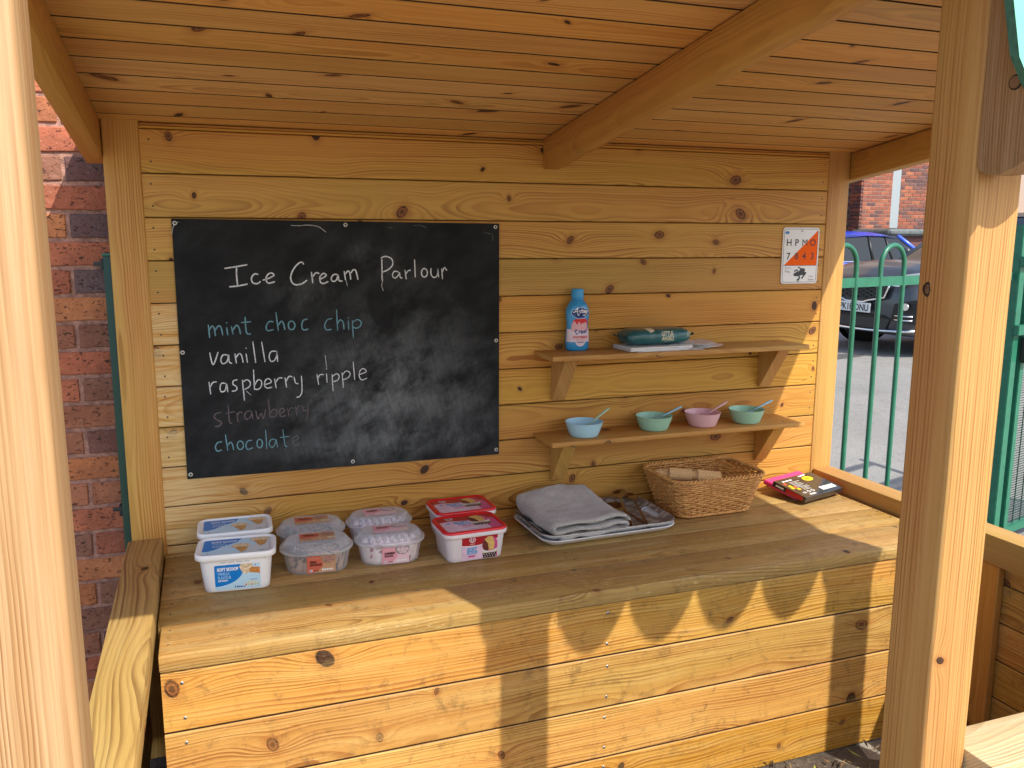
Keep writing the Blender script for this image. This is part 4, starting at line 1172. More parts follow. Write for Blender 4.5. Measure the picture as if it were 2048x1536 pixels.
CH = {'w': chalk('white_chalk', (0.74, 0.75, 0.76)), 'b': chalk('blue_chalk', (0.16, 0.36, 0.42)), 'k': chalk('faded_pink_chalk', (0.17, 0.125, 0.135), 0.3), 'f': chalk('faint_chalk', (0.15, 0.165, 0.17), 0.3)}
strokes_ = []
for col, wd, p in CHALK:
    pts = [(p[i] / 1e4, p[i + 1] / 1e4) for i in range(0, len(p), 2)]
    strokes_.append((col, pts, wd * 0.00068))
def bb_(p): return (min(q[0] for q in p), max(q[0] for q in p), min(q[1] for q in p), max(q[1] for q in p))
par_ = list(range(len(strokes_)))
def find_(i):
    while par_[i] != i: i = par_[i]
    return i
for i in range(len(strokes_)):
    for j in range(i):
        if strokes_[i][0] != strokes_[j][0]: continue
        A, B = bb_(strokes_[i][1]), bb_(strokes_[j][1])
        if max(A[0], B[0]) - min(A[1], B[1]) < 0.0155 and max(A[2], B[2]) - min(A[3], B[3]) < 0.0155: par_[find_(i)] = find_(j)
cl_ = {}
for i, s_ in enumerate(strokes_): cl_.setdefault(find_(i), []).append(s_)
for ss_ in cl_.values():
    D = Decal()
    for col, pts, wd in ss_: D.stroke(pts, wd, CH[col], 1)
    D.build('chalk_word' if len(ss_) > 2 else 'chalk_mark', cb, lambda x, y, h: (x, -0.0065 - h, y), step=0.0001 * (1 + 'wbkf'.index(ss_[0][0])))
CSCREW = screw_mesh(0.0062, simple('cream_screw_cap', (0.62, 0.60, 0.52), 0.5))
for x, z in ((0.077, 0.967), (0.553, 0.966), (1.027, 0.963), (0.076, 0.601), (1.029, 0.600), (0.077, 0.238), (0.554, 0.236), (1.029, 0.235)):
    new('screw', CSCREW, None, cb, (x, -0.0066, z))

# ------------------------------------------------------------------ orienteering sign
M_ALU = simple('white_sign_board', (0.78, 0.79, 0.80), 0.35)
M_ORANGE = simple('orange_print', (0.88, 0.12, 0.002), 0.6, spec=0.15)
M_INK = simple('dark_ink', (0.022, 0.020, 0.028), 0.5)
M_MAROON = simple('maroon_ink', (0.10, 0.012, 0.01), 0.5)
M_GREYINK = simple('grey_ink', (0.16, 0.16, 0.17), 0.5)
M_BLUEP = simple('blue_logo_print', (0.04, 0.20, 0.50), 0.4)
sg = thing('orienteering_sign', 'small white and orange orienteering marker with a frog screwed beside the right post', 'sign', (2.2085, -0.0008, 0.868))
b = bmesh.new()
W_, H_ = 0.160, 0.203
def skew(p): return (p[0] - 0.0 * p[1], p[1])
o1 = rrect(W_, H_, 0.012, 6)
loft(b, [[(x, 0.0, y) for x, y in o1], [(x, -0.0032, y) for x, y in o1]], 0, True, True, smooth=False)
bmesh.ops.recalc_face_normals(b, faces=b.faces)
new('sign_plate', b, M_ALU, sg)
D = Decal()
zl = -0.035   # dividing line
D.poly([(-0.070, zl), (0.0735, zl), (0.0735, 0.092)], M_ORANGE, 0)
D.rect(-0.0745, zl - 0.0012, 0.0745, zl + 0.0002, M_INK, 1)
oo = rrect(0.149, 0.192, 0.009, 5); 
D.stroke(oo + [oo[0]], 0.0014, M_INK, 1, smooth=False, taper=0)
for s_, yy in (('HPMO', 0.036), ('7843', -0.013)):
    for ch_, xx in zip(s_, (-0.052, -0.0175, 0.0170, 0.0530)):
        D.text(ch_, xx, yy, 0.034, M_INK if not ((ch_ in 'O43') or (ch_ == '8')) else M_MAROON, 3, bold=(0.0 if ch_ == 'M' else 0.0005), align='C')
D.ell(-0.062, 0.083, 0.0095, 0.0055, M_BLUEP, 2)
D.text('This is a', -0.066, -0.047, 0.0085, M_GREYINK, 2)
D.text('Frog', -0.064, -0.060, 0.0115, M_GREYINK, 2)
D.text('Find a', 0.044, -0.078, 0.0085, M_GREYINK, 2)
D.text('Rabbit', 0.040, -0.091, 0.0105, M_GREYINK, 2)
# frog silhouette, seen from above, crouching to the right
def fr(px, py): return ((px - 650) / 1000 * 0.198 * 0.98 - 0.0, (1180 - py) / 1000 * 0.168 - 0.0665)
body = [(515, 1190), (540, 1155), (600, 1130), (650, 1110), (655, 1085), (690, 1060), (740, 1055), (778, 1075), (775, 1110), (760, 1140), (785, 1130), (800, 1150), (770, 1190), (720, 1205), (680, 1210), (640, 1225), (580, 1232), (530, 1222)]
D.poly([fr(*p) for p in body], M_INK, 2)
for st, wd in (([(690, 1075), (650, 1045), (610, 1030)], 0.004), ([(610, 1120), (590, 1095), (555, 1110), (530, 1125)], 0.005), ([(640, 1215), (660, 1260), (640, 1290), (610, 1310)], 0.006), ([(770, 1180), (745, 1230), (720, 1260), (715, 1285)], 0.006), ([(800, 1140), (790, 1180), (760, 1210)], 0.004), ([(655, 1290), (635, 1330)], 0.003), ([(610, 1310), (600, 1335)], 0.003)):
    D.stroke([fr(*p) for p in st], wd, M_INK, 3)
D.build('sign_print', sg, lambda x, y, h: (x, -0.0032 - h, y), step=0.00012, base=0.00015)
new('screw', screw_mesh(0.0032), None, sg, (0.003, -0.0034, 0.089))
new('screw', screw_mesh(0.0032), None, sg, (-0.003, -0.0036, -0.0955))

# ------------------------------------------------------------------ shelves
def shelf(ztop, label):
    s_ = thing('wall_shelf', label, 'shelf', (1.16, -0.0008, ztop - 0.0165), 0, 'two pine shelves on the back wall')
    def sb(name, a, b_, **k):
        o = box(name, a, b_, W_SHELF, **k); o.parent = s_; o.location = Vector(o.location) - s_.location; return o
    sb('shelf_board', (1.164, -0.1655, ztop - 0.0165), (2.144, -0.0015, ztop), bev=0.0025, seg=2)
    for bx in (1.226, 2.052):
        b = bmesh.new()
        prof = [(-0.0015, -0.0175), (-0.118, -0.0175), (-0.118, -0.0215), (-0.012, -0.170), (-0.0015, -0.170)]
        # local X runs along the sloping face's grain: use world Z as local X
        A = [b.verts.new((z, y, 0)) for y, z in prof]; B = [b.verts.new((z, y, -0.048)) for y, z in prof]
        m = len(prof)
        for i in range(m): b.faces.new((A[i], A[(i + 1) % m], B[(i + 1) % m], B[i]))
        b.faces.new(A); b.faces.new(B)
        bmesh.ops.recalc_face_normals(b, faces=b.faces)
        bmesh.ops.bevel(b, geom=b.edges[:], offset=0.0012, segments=1, affect='EDGES')
        new('bracket', b, W_POST, s_, (bx - 1.16, 0.0008, 0.0165), (0, -pi / 2, 0))
        for k in (-0.13, -0.05):
            new('nail', NAIL, None, s_, (bx + 0.024 - 1.16, k + 0.0008, 0.0162), (-pi / 2, 0, 0))
    b = bmesh.new(); add_tube(b, [(0.07 if ztop < 0.4 else 0.372, -0.158, 0.006), (0.07 if ztop < 0.4 else 0.372, -0.172, 0.004), (0.076 if ztop < 0.4 else 0.379, -0.178, 0.0), (0.083 if ztop < 0.4 else 0.386, -0.176, 0.006)], 0.0012, 6)
    new('cup_hook', b, M_NAIL, s_)
    return s_
ZU, ZLW = 0.5605, 0.2815
shelf(ZU, 'upper pine shelf carrying the sauce bottle and the wipes')
shelf(ZLW, 'lower pine shelf carrying four pastel bowls')

# ------------------------------------------------------------------ pastel bowls with small spoons
def plastic(name, col, rough=0.38, sss=0.0):
    m = simple(name, col, rough, 0.0, 0.5)
    return m
M_PB = plastic('pastel_blue_plastic', (0.42, 0.68, 0.80))
M_PG = plastic('pastel_green_plastic', (0.34, 0.60, 0.44))
M_PP = plastic('pastel_pink_plastic', (0.74, 0.46, 0.50))
M_PM = plastic('pastel_mint_plastic', (0.44, 0.64, 0.46))
M_PB2 = plastic('pastel_sky_plastic', (0.32, 0.62, 0.78))
def bowl_mesh(m):
    b = bmesh.new()
    lathe(b, [(0.0, 0.0), (0.040, 0.0), (0.0455, 0.002), (0.050, 0.010), (0.0585, 0.034), (0.0625, 0.0475), (0.0632, 0.0490), (0.0618, 0.0490), (0.0608, 0.0475), (0.0565, 0.033), (0.047, 0.010), (0.040, 0.0045), (0.0, 0.003)], 48)
    bmesh.ops.remove_doubles(b, verts=b.verts, dist=1e-5)
    me = bpy.data.meshes.new('bowl'); b.to_mesh(me); b.free(); me.materials.append(m); smooth_angle(me, 40)
    return me
def mini_spoon_mesh(m):
    b = bmesh.new()
    # handle along +X from 0 to .1, flat oval section, bowl at the origin end
    pts = [(0.018, 0, 0.0), (0.035, 0, 0.001), (0.060, 0, 0.002), (0.085, 0, 0.003), (0.104, 0, 0.003), (0.1095, 0, 0.003)]
    add_tube(b, pts, [0.0032, 0.0038, 0.0050, 0.0060, 0.0058, 0.0030], 12)
    bmesh.ops.scale(b, vec=(1, 1, 0.55), verts=b.verts)
    t = bmesh.new(); bmesh.ops.create_uvsphere(t, u_segments=16, v_segments=10, radius=1)
    for v in t.verts:
        v.co = Vector((v.co.x * 0.020, v.co.y * 0.0125, (v.co.z * 0.004 if v.co.z < 0 else -v.co.z * 0.0015)))
    me2 = bpy.data.meshes.new('t'); t.to_mesh(me2); t.free(); b.from_mesh(me2); bpy.data.meshes.remove(me2)
    me = bpy.data.meshes.new('spoon'); b.to_mesh(me); b.free(); me.materials.append(m)
    me.polygons.foreach_set('use_smooth', [True] * len(me.polygons))
    return me
for (bx, by, bm_, sm, lab, sl_, x0, z0, x1, z1) in (
        (1.306, -0.098, M_PB, M_PM, ('pastel blue bowl at the left end of the lower shelf', 'pale green spoon leaning in the blue bowl'), 0, 1.331, 0.323, 1.404, 0.366),
        (1.574, -0.088, M_PG, M_PB2, ('green bowl left of the pink bowl on the lower shelf', 'blue spoon in the green bowl left of the pink bowl'), 0, 1.575, 0.313, 1.689, 0.350),
        (1.765, -0.090, M_PP, M_PP, ('pastel pink bowl between two green bowls', 'pink spoon leaning in the pink bowl'), 0, 1.775, 0.316, 1.873, 0.357),
        (1.943, -0.095, M_PG, M_PB2, ('green bowl at the right end of the lower shelf', 'blue spoon in the rightmost green bowl'), 0, 1.945, 0.313, 2.060, 0.350)):
    o = new('bowl', bowl_mesh(bm_), None, None, (bx, by, ZLW + 0.0004))
    tag(o, lab[0], 'bowl', 'pastel bowls on the lower shelf')
    sp = new('small_spoon', mini_spoon_mesh(sm), None, None)
    tag(sp, lab[1], 'spoon', 'small spoons in the pastel bowls')
    # handle rests on the rim
    d = Vector((x1 - x0, 0.012, z1 - z0)).normalized()
    tip = Vector((x1, by + 0.012, z1))
    sp.location = tip - d * 0.1095
    sp.rotation_euler = d.to_track_quat('X', 'Z').to_euler()

# ------------------------------------------------------------------ sauce bottle
M_BOT = simple('bright_blue_bottle', (0.03, 0.30, 0.62), 0.22, 0.0, 0.5, coat=0.3)
M_CAP = simple('blue_cap', (0.04, 0.33, 0.66), 0.4)
M_NAVY = simple('navy_print', (0.01, 0.035, 0.22), 0.4)
M_WHITEP = simple('white_print', (0.82, 0.82, 0.82), 0.45)
M_REDP = simple('red_print', (0.62, 0.015, 0.025), 0.4)
M_PINKP = simple('pink_scoop_print', (0.72, 0.38, 0.40), 0.45)
M_PALEBLUE = simple('pale_blue_print', (0.30, 0.62, 0.85), 0.4)
M_LABELW = simple('pinkish_label', (0.74, 0.60, 0.66), 0.45)
bt_ = thing('sauce_bottle', 'blue squeezy bottle of strawberry sauce at the left of the upper shelf', 'bottle', (1.303, -0.036, ZU + 0.0004), -0.12)
PR = [(0.0, 0.0), (0.0335, 0.0), (0.0375, 0.004), (0.0392, 0.012), (0.0395, 0.030), (0.0385, 0.055), (0.0365, 0.072), (0.0355, 0.083), (0.0362, 0.094), (0.0385, 0.108), (0.0395, 0.120), (0.0392, 0.130), (0.0360, 0.143), (0.0290, 0.156), (0.0215, 0.166), (0.0190, 0.171), (0.0185, 0.176)]
def bot_r(z):
    for (ra, za), (rb, zb) in zip(PR[1:-1], PR[2:]):
        if za <= z <= zb: return ra + (rb - ra) * (z - za) / max(1e-6, zb - za)
    return 0.03
SE = 0.64
def bring(r, z, n=112):
    q = min(1.0, max(0.0, (0.150 - z) / 0.03))
    sy = SE * q + 1.0 * (1 - q)
    out = []
    for k in range(n):
        a = 2 * pi * k / n
        e = 0.82 * q + 1.0 * (1 - q)
        cx_, sy_ = cos(a), sin(a)
        out.append((r * math.copysign(abs(cx_) ** e, cx_), r * sy * math.copysign(abs(sy_) ** e, sy_), z))
    return out
b = bmesh.new()
loft(b, [bring(max(r, 0.0005), z) for r, z in PR], 0)
bmesh.ops.recalc_face_normals(b, faces=b.faces)
new('bottle_body', b, M_BOT, bt_, smooth=True)
b = bmesh.new()
rings = []
for r, z in ((0.0165, 0.1745), (0.0205, 0.1745), (0.0207, 0.177), (0.0195, 0.200), (0.0188, 0.2035), (0.0005, 0.2045)):
    rings.append([((r + (0.0005 if (k % 2 and 0.176 < z < 0.202) else 0)) * cos(2 * pi * k / 48), (r + (0.0005 if (k % 2 and 0.176 < z < 0.202) else 0)) * sin(2 * pi * k / 48), z) for k in range(48)])
loft(b, rings)
new('cap', b, M_CAP, bt_, smooth=True)
def onbottle(x, y, h):
    r = bot_r(y)
    q = min(1.0, max(0.0, (0.150 - y) / 0.03)); sy = SE * q + (1 - q); e = 0.82 * q + (1 - q)
    t = max(-0.985, min(0.985, x / r))
    # superellipse |x/r|^(2/e)+|y/(r sy)|^(2/e)=1
    yy = (1 - abs(t) ** (2 / e)) ** (e / 2) * r * sy
    return (t * (r + h), -(yy + h), y)
D = Decal()
LW = 0.0375
D.rect(-0.0385, 0.030, 0.0385, 0.066, M_LABELW, 0, nx=1)
D.rect(-0.0385, 0.064, 0.0385, 0.072, M_LABELW, 0)
D.ell(0.004, 0.032, 0.017, 0.017, M_LABELW, 1, a0=pi, a1=2 * pi)
# scoop
D.poly([(-0.026, 0.066), (-0.024, 0.090), (-0.016, 0.103), (0.0, 0.108), (0.016, 0.104), (0.026, 0.095), (0.030, 0.066)], M_PINKP, 2)
D.poly([(-0.024, 0.090), (-0.020, 0.100), (-0.010, 0.108), (0.002, 0.113), (0.014, 0.109), (0.026, 0.104), (0.031, 0.092), (0.026, 0.086), (0.022, 0.095), (0.018, 0.094), (0.015, 0.080), (0.009, 0.074), (0.005, 0.080), (0.003, 0.095), (-0.002, 0.096), (-0.006, 0.088), (-0.010, 0.089), (-0.014, 0.098), (-0.019, 0.097)], M_REDP, 3)
D.stroke([(0.001, 0.148), (0.001, 0.135), (0.003, 0.120)], 0.003, M_REDP, 3)
# cloud-shaped badge
for cx_, cy_, rr_ in ((-0.012, 0.126, 0.0135), (0.004, 0.130, 0.0150), (0.020, 0.127, 0.0125), (-0.002, 0.119, 0.0125), (0.011, 0.119, 0.011)):
    D.ell(cx_, cy_, rr_ + 0.0022, rr_ * 0.92 + 0.002, M_PALEBLUE, 4)
    D.ell(cx_, cy_, rr_, rr_ * 0.92, M_NAVY, 5)
def sc(px, py): return ((px - 300) / 138.0 * 0.0395 * 0.90 + 0.0015, (960 - py) / 860.0 * 0.2045)
for st in ([(205, 415), (225, 420), (250, 370), (262, 365), (262, 410), (272, 455), (290, 462)], [(235, 415), (262, 405)], [(308, 395), (290, 400), (292, 415), (302, 425), (290, 438)], [(315, 365), (318, 430)], [(340, 385), (318, 410), (338, 432)], [(345, 415), (358, 405), (350, 395), (342, 412), (352, 430), (362, 422)], [(365, 395), (366, 420), (378, 418), (380, 395)], [(380, 395), (382, 440), (360, 465), (340, 462)], [(398, 395), (388, 402), (398, 418), (388, 430)]):
    D.stroke([sc(*p) for p in st], 0.0026, M_WHITEP, 7)
for st in ([(252, 655), (250, 700), (262, 725), (275, 715)], [(228, 690), (280, 665)], [(290, 680), (292, 718)], [(292, 695), (305, 678), (318, 680)], [(318, 705), (335, 690), (325, 680), (315, 695), (322, 715), (338, 710)], [(365, 682), (345, 690), (345, 710), (360, 708), (366, 685), (370, 710)], [(385, 655), (384, 700), (395, 712)], [(372, 680), (398, 668)]):
    D.stroke([sc(*p) for p in st], 0.0028, M_NAVY, 6)
D.text('STRAWBERRY', 0.004, 0.0415, 0.0115, M_REDP, 6, width=0.050, bold=0.00035, align='C')
D.text('FLAVOUR SAUCE', 0.004, 0.0345, 0.0055, M_REDP, 6, width=0.029, align='C')
D.text('SERIOUSLY', 0.004, 0.0285, 0.0050, M_NAVY, 6, width=0.020, align='C') if False else None
D.rect(-0.007, 0.0275, 0.015, 0.0300, M_NAVY, 6)
D.build('bottle_label', bt_, onbottle, step=0.00010, base=0.0006, cut=(-0.039, 0.039, 60))

# ------------------------------------------------------------------ napkins and wipes on the upper shelf
M_NAP = simple('white_paper_napkin', (0.80, 0.79, 0.77), 0.9, bump=0.0006, bscale=300)
npk = thing('napkin_stack', 'white paper napkins piled on the upper shelf under the wipes', 'napkins', (1.56, -0.088, ZU + 0.0003), 0.03)
def sheet_thick(w_, d_, z0, th, cx, cy, rot, curl, seed):
    b = bmesh.new()
    nx, ny = 16, 10
    top, bot = [], []
    for i in range(nx + 1):
        tr, brow = [], []
        for j in range(ny + 1):
            u_, v_ = i / nx - 0.5, j / ny - 0.5
            x = u_ * w_; y = v_ * d_
            lift = curl * max(0, u_ * 2 - 0.35) ** 2 + 0.0008 * noise.noise(Vector((u_ * 5, v_ * 5, seed)))
            X = cx + x * cos(rot) - y * sin(rot); Y = cy + x * sin(rot) + y * cos(rot)
            tr.append(b.verts.new((X, Y, z0 + th + lift))); brow.append(b.verts.new((X, Y, z0 + max(lift, 0.0))))
        top.append(tr); bot.append(brow)
    for i in range(nx):
        for j in range(ny):
            b.faces.new((top[i][j], top[i + 1][j], top[i + 1][j + 1], top[i][j + 1]))
            b.faces.new((bot[i][j + 1], bot[i + 1][j + 1], bot[i + 1][j], bot[i][j]))
    for i in range(nx):
        b.faces.new((bot[i][0], bot[i + 1][0], top[i + 1][0], top[i][0])); b.faces.new((top[i][ny], top[i + 1][ny], bot[i + 1][ny], bot[i][ny]))
    for j in range(ny):
        b.faces.new((top[0][j], top[0][j + 1], bot[0][j + 1], bot[0][j])); b.faces.new((bot[nx][j], bot[nx][j + 1], top[nx][j + 1], top[nx][j]))
    return b
new('napkin', sheet_thick(0.25, 0.130, 0.0, 0.0012, 0.035, -0.006, -0.05, 0.0, 9), M_NAP, npk, smooth=False)
z = 0.0016
for i in range(7):
    new('napkin', sheet_thick(0.235, 0.125, z, 0.0016, RND.uniform(-.002, .002), RND.uniform(-.002, .002), RND.uniform(-.012, .012), 0.0, i), M_NAP, npk)
    z += 0.0019
new('napkin', sheet_thick(0.16, 0.12, z, 0.0008, 0.135, 0.005, -0.22, 0.012, 21), M_NAP, npk)
new('napkin', sheet_thick(0.15, 0.10, 0.004, 0.0008, 0.170, -0.015, 0.25, 0.012, 31), M_NAP, npk)
new('napkin', sheet_thick(0.12, 0.09, 0.008, 0.0008, 0.165, 0.0, 0.62, 0.02, 41), M_NAP, npk)
M_TEAL = simple('teal_plastic_wrap', (0.015, 0.115, 0.125), 0.3, 0.0, 0.5, noise=0.2, nscale=12, coat=0.3)
M_CREAMP = simple('cream_print', (0.70, 0.66, 0.48), 0.5)
wp = thing('wipes_pack', 'dark teal packet of wipes lying on the white napkins', 'packet', (1.565, -0.083, ZU + 0.0175), 0.035)
b = bmesh.new()
rings = []
nn = 28
for i in range(25):
    t = -1 + 2 * i / 24
    f = (1 - abs(t) ** 9) ** 0.5 if abs(t) < 1 else 0.0
    f = max(f, 0.10)
    rw, rh = 0.054 * (0.62 + 0.38 * f), 0.0270 * f
    ring = []
    for k in range(nn):
        a = 2 * pi * k / nn
        y = rw * math.copysign(abs(cos(a)) ** 0.6, cos(a)); z = rh * math.copysign(abs(sin(a)) ** 0.72, sin(a))
        wr = 0.0045 * noise.noise(Vector((t * 7, a * 1.6, 2.2))) + 0.0022 * noise.noise(Vector((t * 26, a * 2.4, 5.5)))
        ring.append((0.122 * t, y * (1 + wr * 8), z * (1 + wr * 14) + 0.0275))
    rings.append(ring)
loft(b, rings, 0, True, True)
new('wrapper', b, M_TEAL, wp, smooth=True)
for sg_ in (-1, 1):
    b = bmesh.new()
    pr_ = []
    for j in range(11):
        v_ = -1 + 2 * j / 10
        pr_.append([(sg_ * 0.120, 0.028 * v_, 0.0275 + 0.002 * sin(v_ * 9)), (sg_ * 0.131, 0.034 * v_, 0.030 + 0.003 * sin(v_ * 9 + 1)), (sg_ * 0.137, 0.036 * v_, 0.034 + 0.003 * sin(v_ * 9 + 2))])
    V = [[b.verts.new(p) for p in r] for r in pr_]
    for j in range(10):
        for k in range(2): b.faces.new((V[j][k], V[j + 1][k], V[j + 1][k + 1], V[j][k + 1]))
    new('sealed_end', b, M_TEAL, wp)
D = Decal()
D_LET = D
D.text('LITTLE', 0.0, 0.0035, 0.0190, M_CREAMP, 2, width=0.043, bold=0.0006)
D.text('ANGELS', 0.0, -0.0125, 0.0190, M_CREAMP, 2, width=0.045, bold=0.0006)
D.rect(0.012, -0.0165, 0.030, -0.0153, M_CREAMP, 2)
D = Decal()
M_TEALP = simple('teal_print', (0.03, 0.16, 0.18), 0.4)
for k in range(3): D.rect(0.052, 0.011 - k * 0.008, 0.088, 0.0125 - k * 0.008, M_TEALP, 1)
for k in range(4): D.stroke([(0.098 + k * 0.004, -0.004), (0.100 + k * 0.004, 0.010), (0.110 + k * 0.002, 0.018 - k * 0.003)], 0.0012, M_CREAMP, 2)
for cx_, cy_ in ((-0.045, 0.0235), (-0.037, 0.0245), (-0.030, 0.022), (-0.040, 0.019)): D.ell(cx_, cy_, 0.0065, 0.0045, M_CREAMP, 1, n=10)
for k in range(3): D.stroke([(-0.098 + k * 0.005, 0.026), (-0.088 + k * 0.006, 0.016), (-0.094 + k * 0.005, 0.004)], 0.0012, M_TEALP, 1)
def onwipe(x, y, h):
    t = x / 0.122
    zf_ = max(-0.97, min(0.985, y / 0.0265))
    ang = pi - math.copysign(math.asin(abs(zf_) ** (1 / 0.72)), zf_)
    f = max((1 - abs(t) ** 9) ** 0.5 if abs(t) < 1 else 0.0, 0.10)
    rw, rh = 0.054 * (0.62 + 0.38 * f), 0.0270 * f
    a_ = ang
    yy = rw * math.copysign(abs(cos(a_)) ** 0.6, cos(a_)); zz = rh * math.copysign(abs(sin(a_)) ** 0.72, sin(a_))
    wr = 0.0045 * noise.noise(Vector((t * 7, a_ * 1.6, 2.2))) + 0.0022 * noise.noise(Vector((t * 26, a_ * 2.4, 5.5)))
    return (x, yy * (1 + wr * 8) - (h + 0.0012) * 0.8, zz * (1 + wr * 14) + 0.0275 + (h + 0.0012) * 0.6)
D.build('wrapper_pattern', wp, onwipe, cut=(-0.12, 0.12, 40))

D_LET.build('wrapper_lettering', wp, onwipe, cut=(-0.12, 0.12, 40))
# ------------------------------------------------------------------ ice cream tubs
M_TUBW = simple('white_tub_plastic', (0.82, 0.82, 0.81), 0.32, 0.0, 0.5)
M_TBLUE = simple('strong_blue_print', (0.0, 0.20, 0.60), 0.35)
M_TPALE = simple('pale_blue_label', (0.50, 0.73, 0.86), 0.35)
M_TGREY = simple('pale_grey_label', (0.62, 0.66, 0.66), 0.35)
M_CONE = simple('cone_print', (0.62, 0.33, 0.10), 0.4, noise=0.35, nscale=260)
M_SCOOP = simple('vanilla_print', (0.80, 0.62, 0.40), 0.4, noise=0.3, nscale=170)
M_CONED = simple('dark_cone_print', (0.62, 0.25, 0.06), 0.4, noise=0.3, nscale=200)
def tub_shell(name, par, w0, d0, r0, w1, d1, r1, z1, m, n=6, z0=0.0):
    b = bmesh.new()
    rings = []
    for t, ww in ((0.0, -0.004), (0.0, -0.0015), (0.02, 0.0)):
        rings.append([(x, y, z0 + t * z1) for x, y in rrect(w0 + 2 * ww, d0 + 2 * ww, r0, n)])
    for i in range(1, 7):
        t = i / 6
        rings.append([(x, y, z0 + t * (z1 - z0)) for x, y in rrect(w0 + (w1 - w0) * t, d0 + (d1 - d0) * t, r0 + (r1 - r0) * t, n)])
    loft(b, rings, 0, True, False)
    return new(name, b, m, par, smooth=True)
def lid_rings(b, w_, d_, r_, zs, n=6, mi=0, cap=True):
    rings = [[(x, y, z) for x, y in rrect(w_ + 2 * o, d_ + 2 * o, max(0.002, r_ + o), n)] for o, z in zs]
    return loft(b, rings, mi, False, cap)
def cone_art(D, ox, oy, k=1.0, ly=3):
    """waffle cone with a scoop, leaning"""
    P_ = lambda pts: [(ox + x * k, oy + y * k) for x, y in pts]
    D.poly(P_([(-0.014, 0.000), (0.016, 0.002), (0.011, -0.026), (0.002, -0.034)]), M_CONE, ly)
    D.poly(P_([(-0.020, 0.004), (-0.017, 0.014), (-0.004, 0.020), (0.010, 0.019), (0.020, 0.011), (0.021, 0.003), (0.012, -0.002), (-0.004, 0.000), (-0.014, -0.003)]), M_SCOOP, ly + 1)
def vanilla(label, loc, rz):
    t = thing('vanilla_tub', label, 'ice cream tub', loc, rz, 'white vanilla ice cream tubs')
    W1, D1, ZB = 0.188, 0.128, 0.096
    tub_shell('tub_body', t, 0.166, 0.106, 0.022, 0.186, 0.126, 0.026, ZB, M_TUBW)
    b = bmesh.new()
    lid_rings(b, 0.200, 0.140, 0.026, [(-0.006, 0.0935), (0.0015, 0.0935), (0.003, 0.0950), (0.003, 0.1055), (0.0015, 0.1085), (-0.001, 0.1095), (-0.004, 0.1095), (-0.006, 0.1080), (-0.0075, 0.1062)])
    new('lid', b, M_TUBW, t, smooth=True)
    # lid print
    D = Decal()
    D.rect(-0.086, -0.056, 0.086, 0.056, M_TPALE, 0, r=0.012)
    D.poly([(-0.086, -0.030)] + [(-0.086, 0.052), (-0.080, 0.056), (0.012, 0.056)] + [(0.012 - 0.004 * k, 0.056 - 0.010 * k ** 1.0) for k in range(1, 4)] + [(-0.030, 0.005), (-0.056, -0.022), (-0.075, -0.032)], M_TBLUE, 1)
    D.poly([(0.045, 0.056), (0.083, 0.056), (0.086, 0.050), (0.086, -0.050), (0.080, -0.056), (0.030, -0.056), (0.020, -0.030), (0.050, -0.005), (0.052, 0.03)], M_TGREY, 1)
    D.text('SOFT SCOOP', -0.066, 0.030, 0.0155, M_WHITEP, 3, width=0.066, bold=0.0007)
    D.text('VANILLA', -0.062, 0.017, 0.0125, M_TPALE, 3, width=0.035)
    D.text('FLAVOUR', -0.062, 0.005, 0.0125, M_TPALE, 3, width=0.039)
    D.text('ICE CREAM', -0.062, -0.003, 0.006, M_WHITEP, 3, width=0.028, bold=0.0004)
    cone_art(D, 0.012, -0.012, 1.25, 3); cone_art(D, 0.060, 0.028, 1.3, 5)
    D.rect(-0.074, -0.050, -0.066, -0.047, M_GREYINK, 2)
    D.rect(0.058, -0.050, 0.072, -0.047, M_GREYINK, 2)
    D.build('lid_print', t, lambda x, y, h: (x, y, 0.1062 + h))
    # body print on the front wall, wall slope from d 0.106 to 0.126
    def fr_(x, y, h): return (x, -(0.053 + 0.010 * y / 0.096) - h, y)
    D = Decal()
    D.rect(-0.0545, 0.006, 0.0605, 0.077, M_TPALE, 0, r=0.004)
    pts = [(-0.0545, 0.074), (-0.0525, 0.077), (0.012, 0.077)]
    for k in range(9):
        a = k / 8 * pi / 2
        pts.append((0.018 - 0.072 * (1 - cos(a)) , 0.062 - 0.046 * sin(a)))
    pts.append((-0.0545, 0.016))
    D.poly(pts, M_TBLUE, 1)
    D.text('SOFT SCOOP', -0.048, 0.0605, 0.0125, M_WHITEP, 3, width=0.054, bold=0.0007)
    D.text('VANILLA', -0.0465, 0.0480, 0.0130, M_TPALE, 3, width=0.029)
    D.text('FLAVOUR', -0.0465, 0.0365, 0.0130, M_TPALE, 3, width=0.033)
    D.text('ICE CREAM', -0.0465, 0.0305, 0.0055, M_WHITEP, 3, width=0.024, bold=0.0004)
    D.text('2 litres e', -0.006, 0.010, 0.0075, M_NAVY, 3, width=0.026, bold=0.0003)
    D.poly([(0.026, 0.052), (0.060, 0.046), (0.060, 0.064), (0.038, 0.066)], M_CONED, 2)
    D.poly([(0.008, 0.070), (0.014, 0.077), (0.040, 0.077), (0.044, 0.068), (0.034, 0.062), (0.034, 0.054), (0.026, 0.046), (0.014, 0.054)], M_SCOOP, 3)
    D.rect(0.046, 0.068, 0.052, 0.075, M_WHITEP, 3); D.rect(0.0475, 0.0695, 0.0505, 0.0735, M_NAVY, 4)
    for k in range(5):
        D.rect(0.020 + k * 0.0075, 0.012, 0.0262 + k * 0.0075, 0.026 - 0.003 * (k in (0, 4)), M_CREAMP, 2, r=0.002)
        D.ell(0.0231 + k * 0.0075, 0.0155, 0.0022, 0.0018, (M_REDP, M_PG, M_REDP, M_PG, M_PG)[k], 3, n=10)
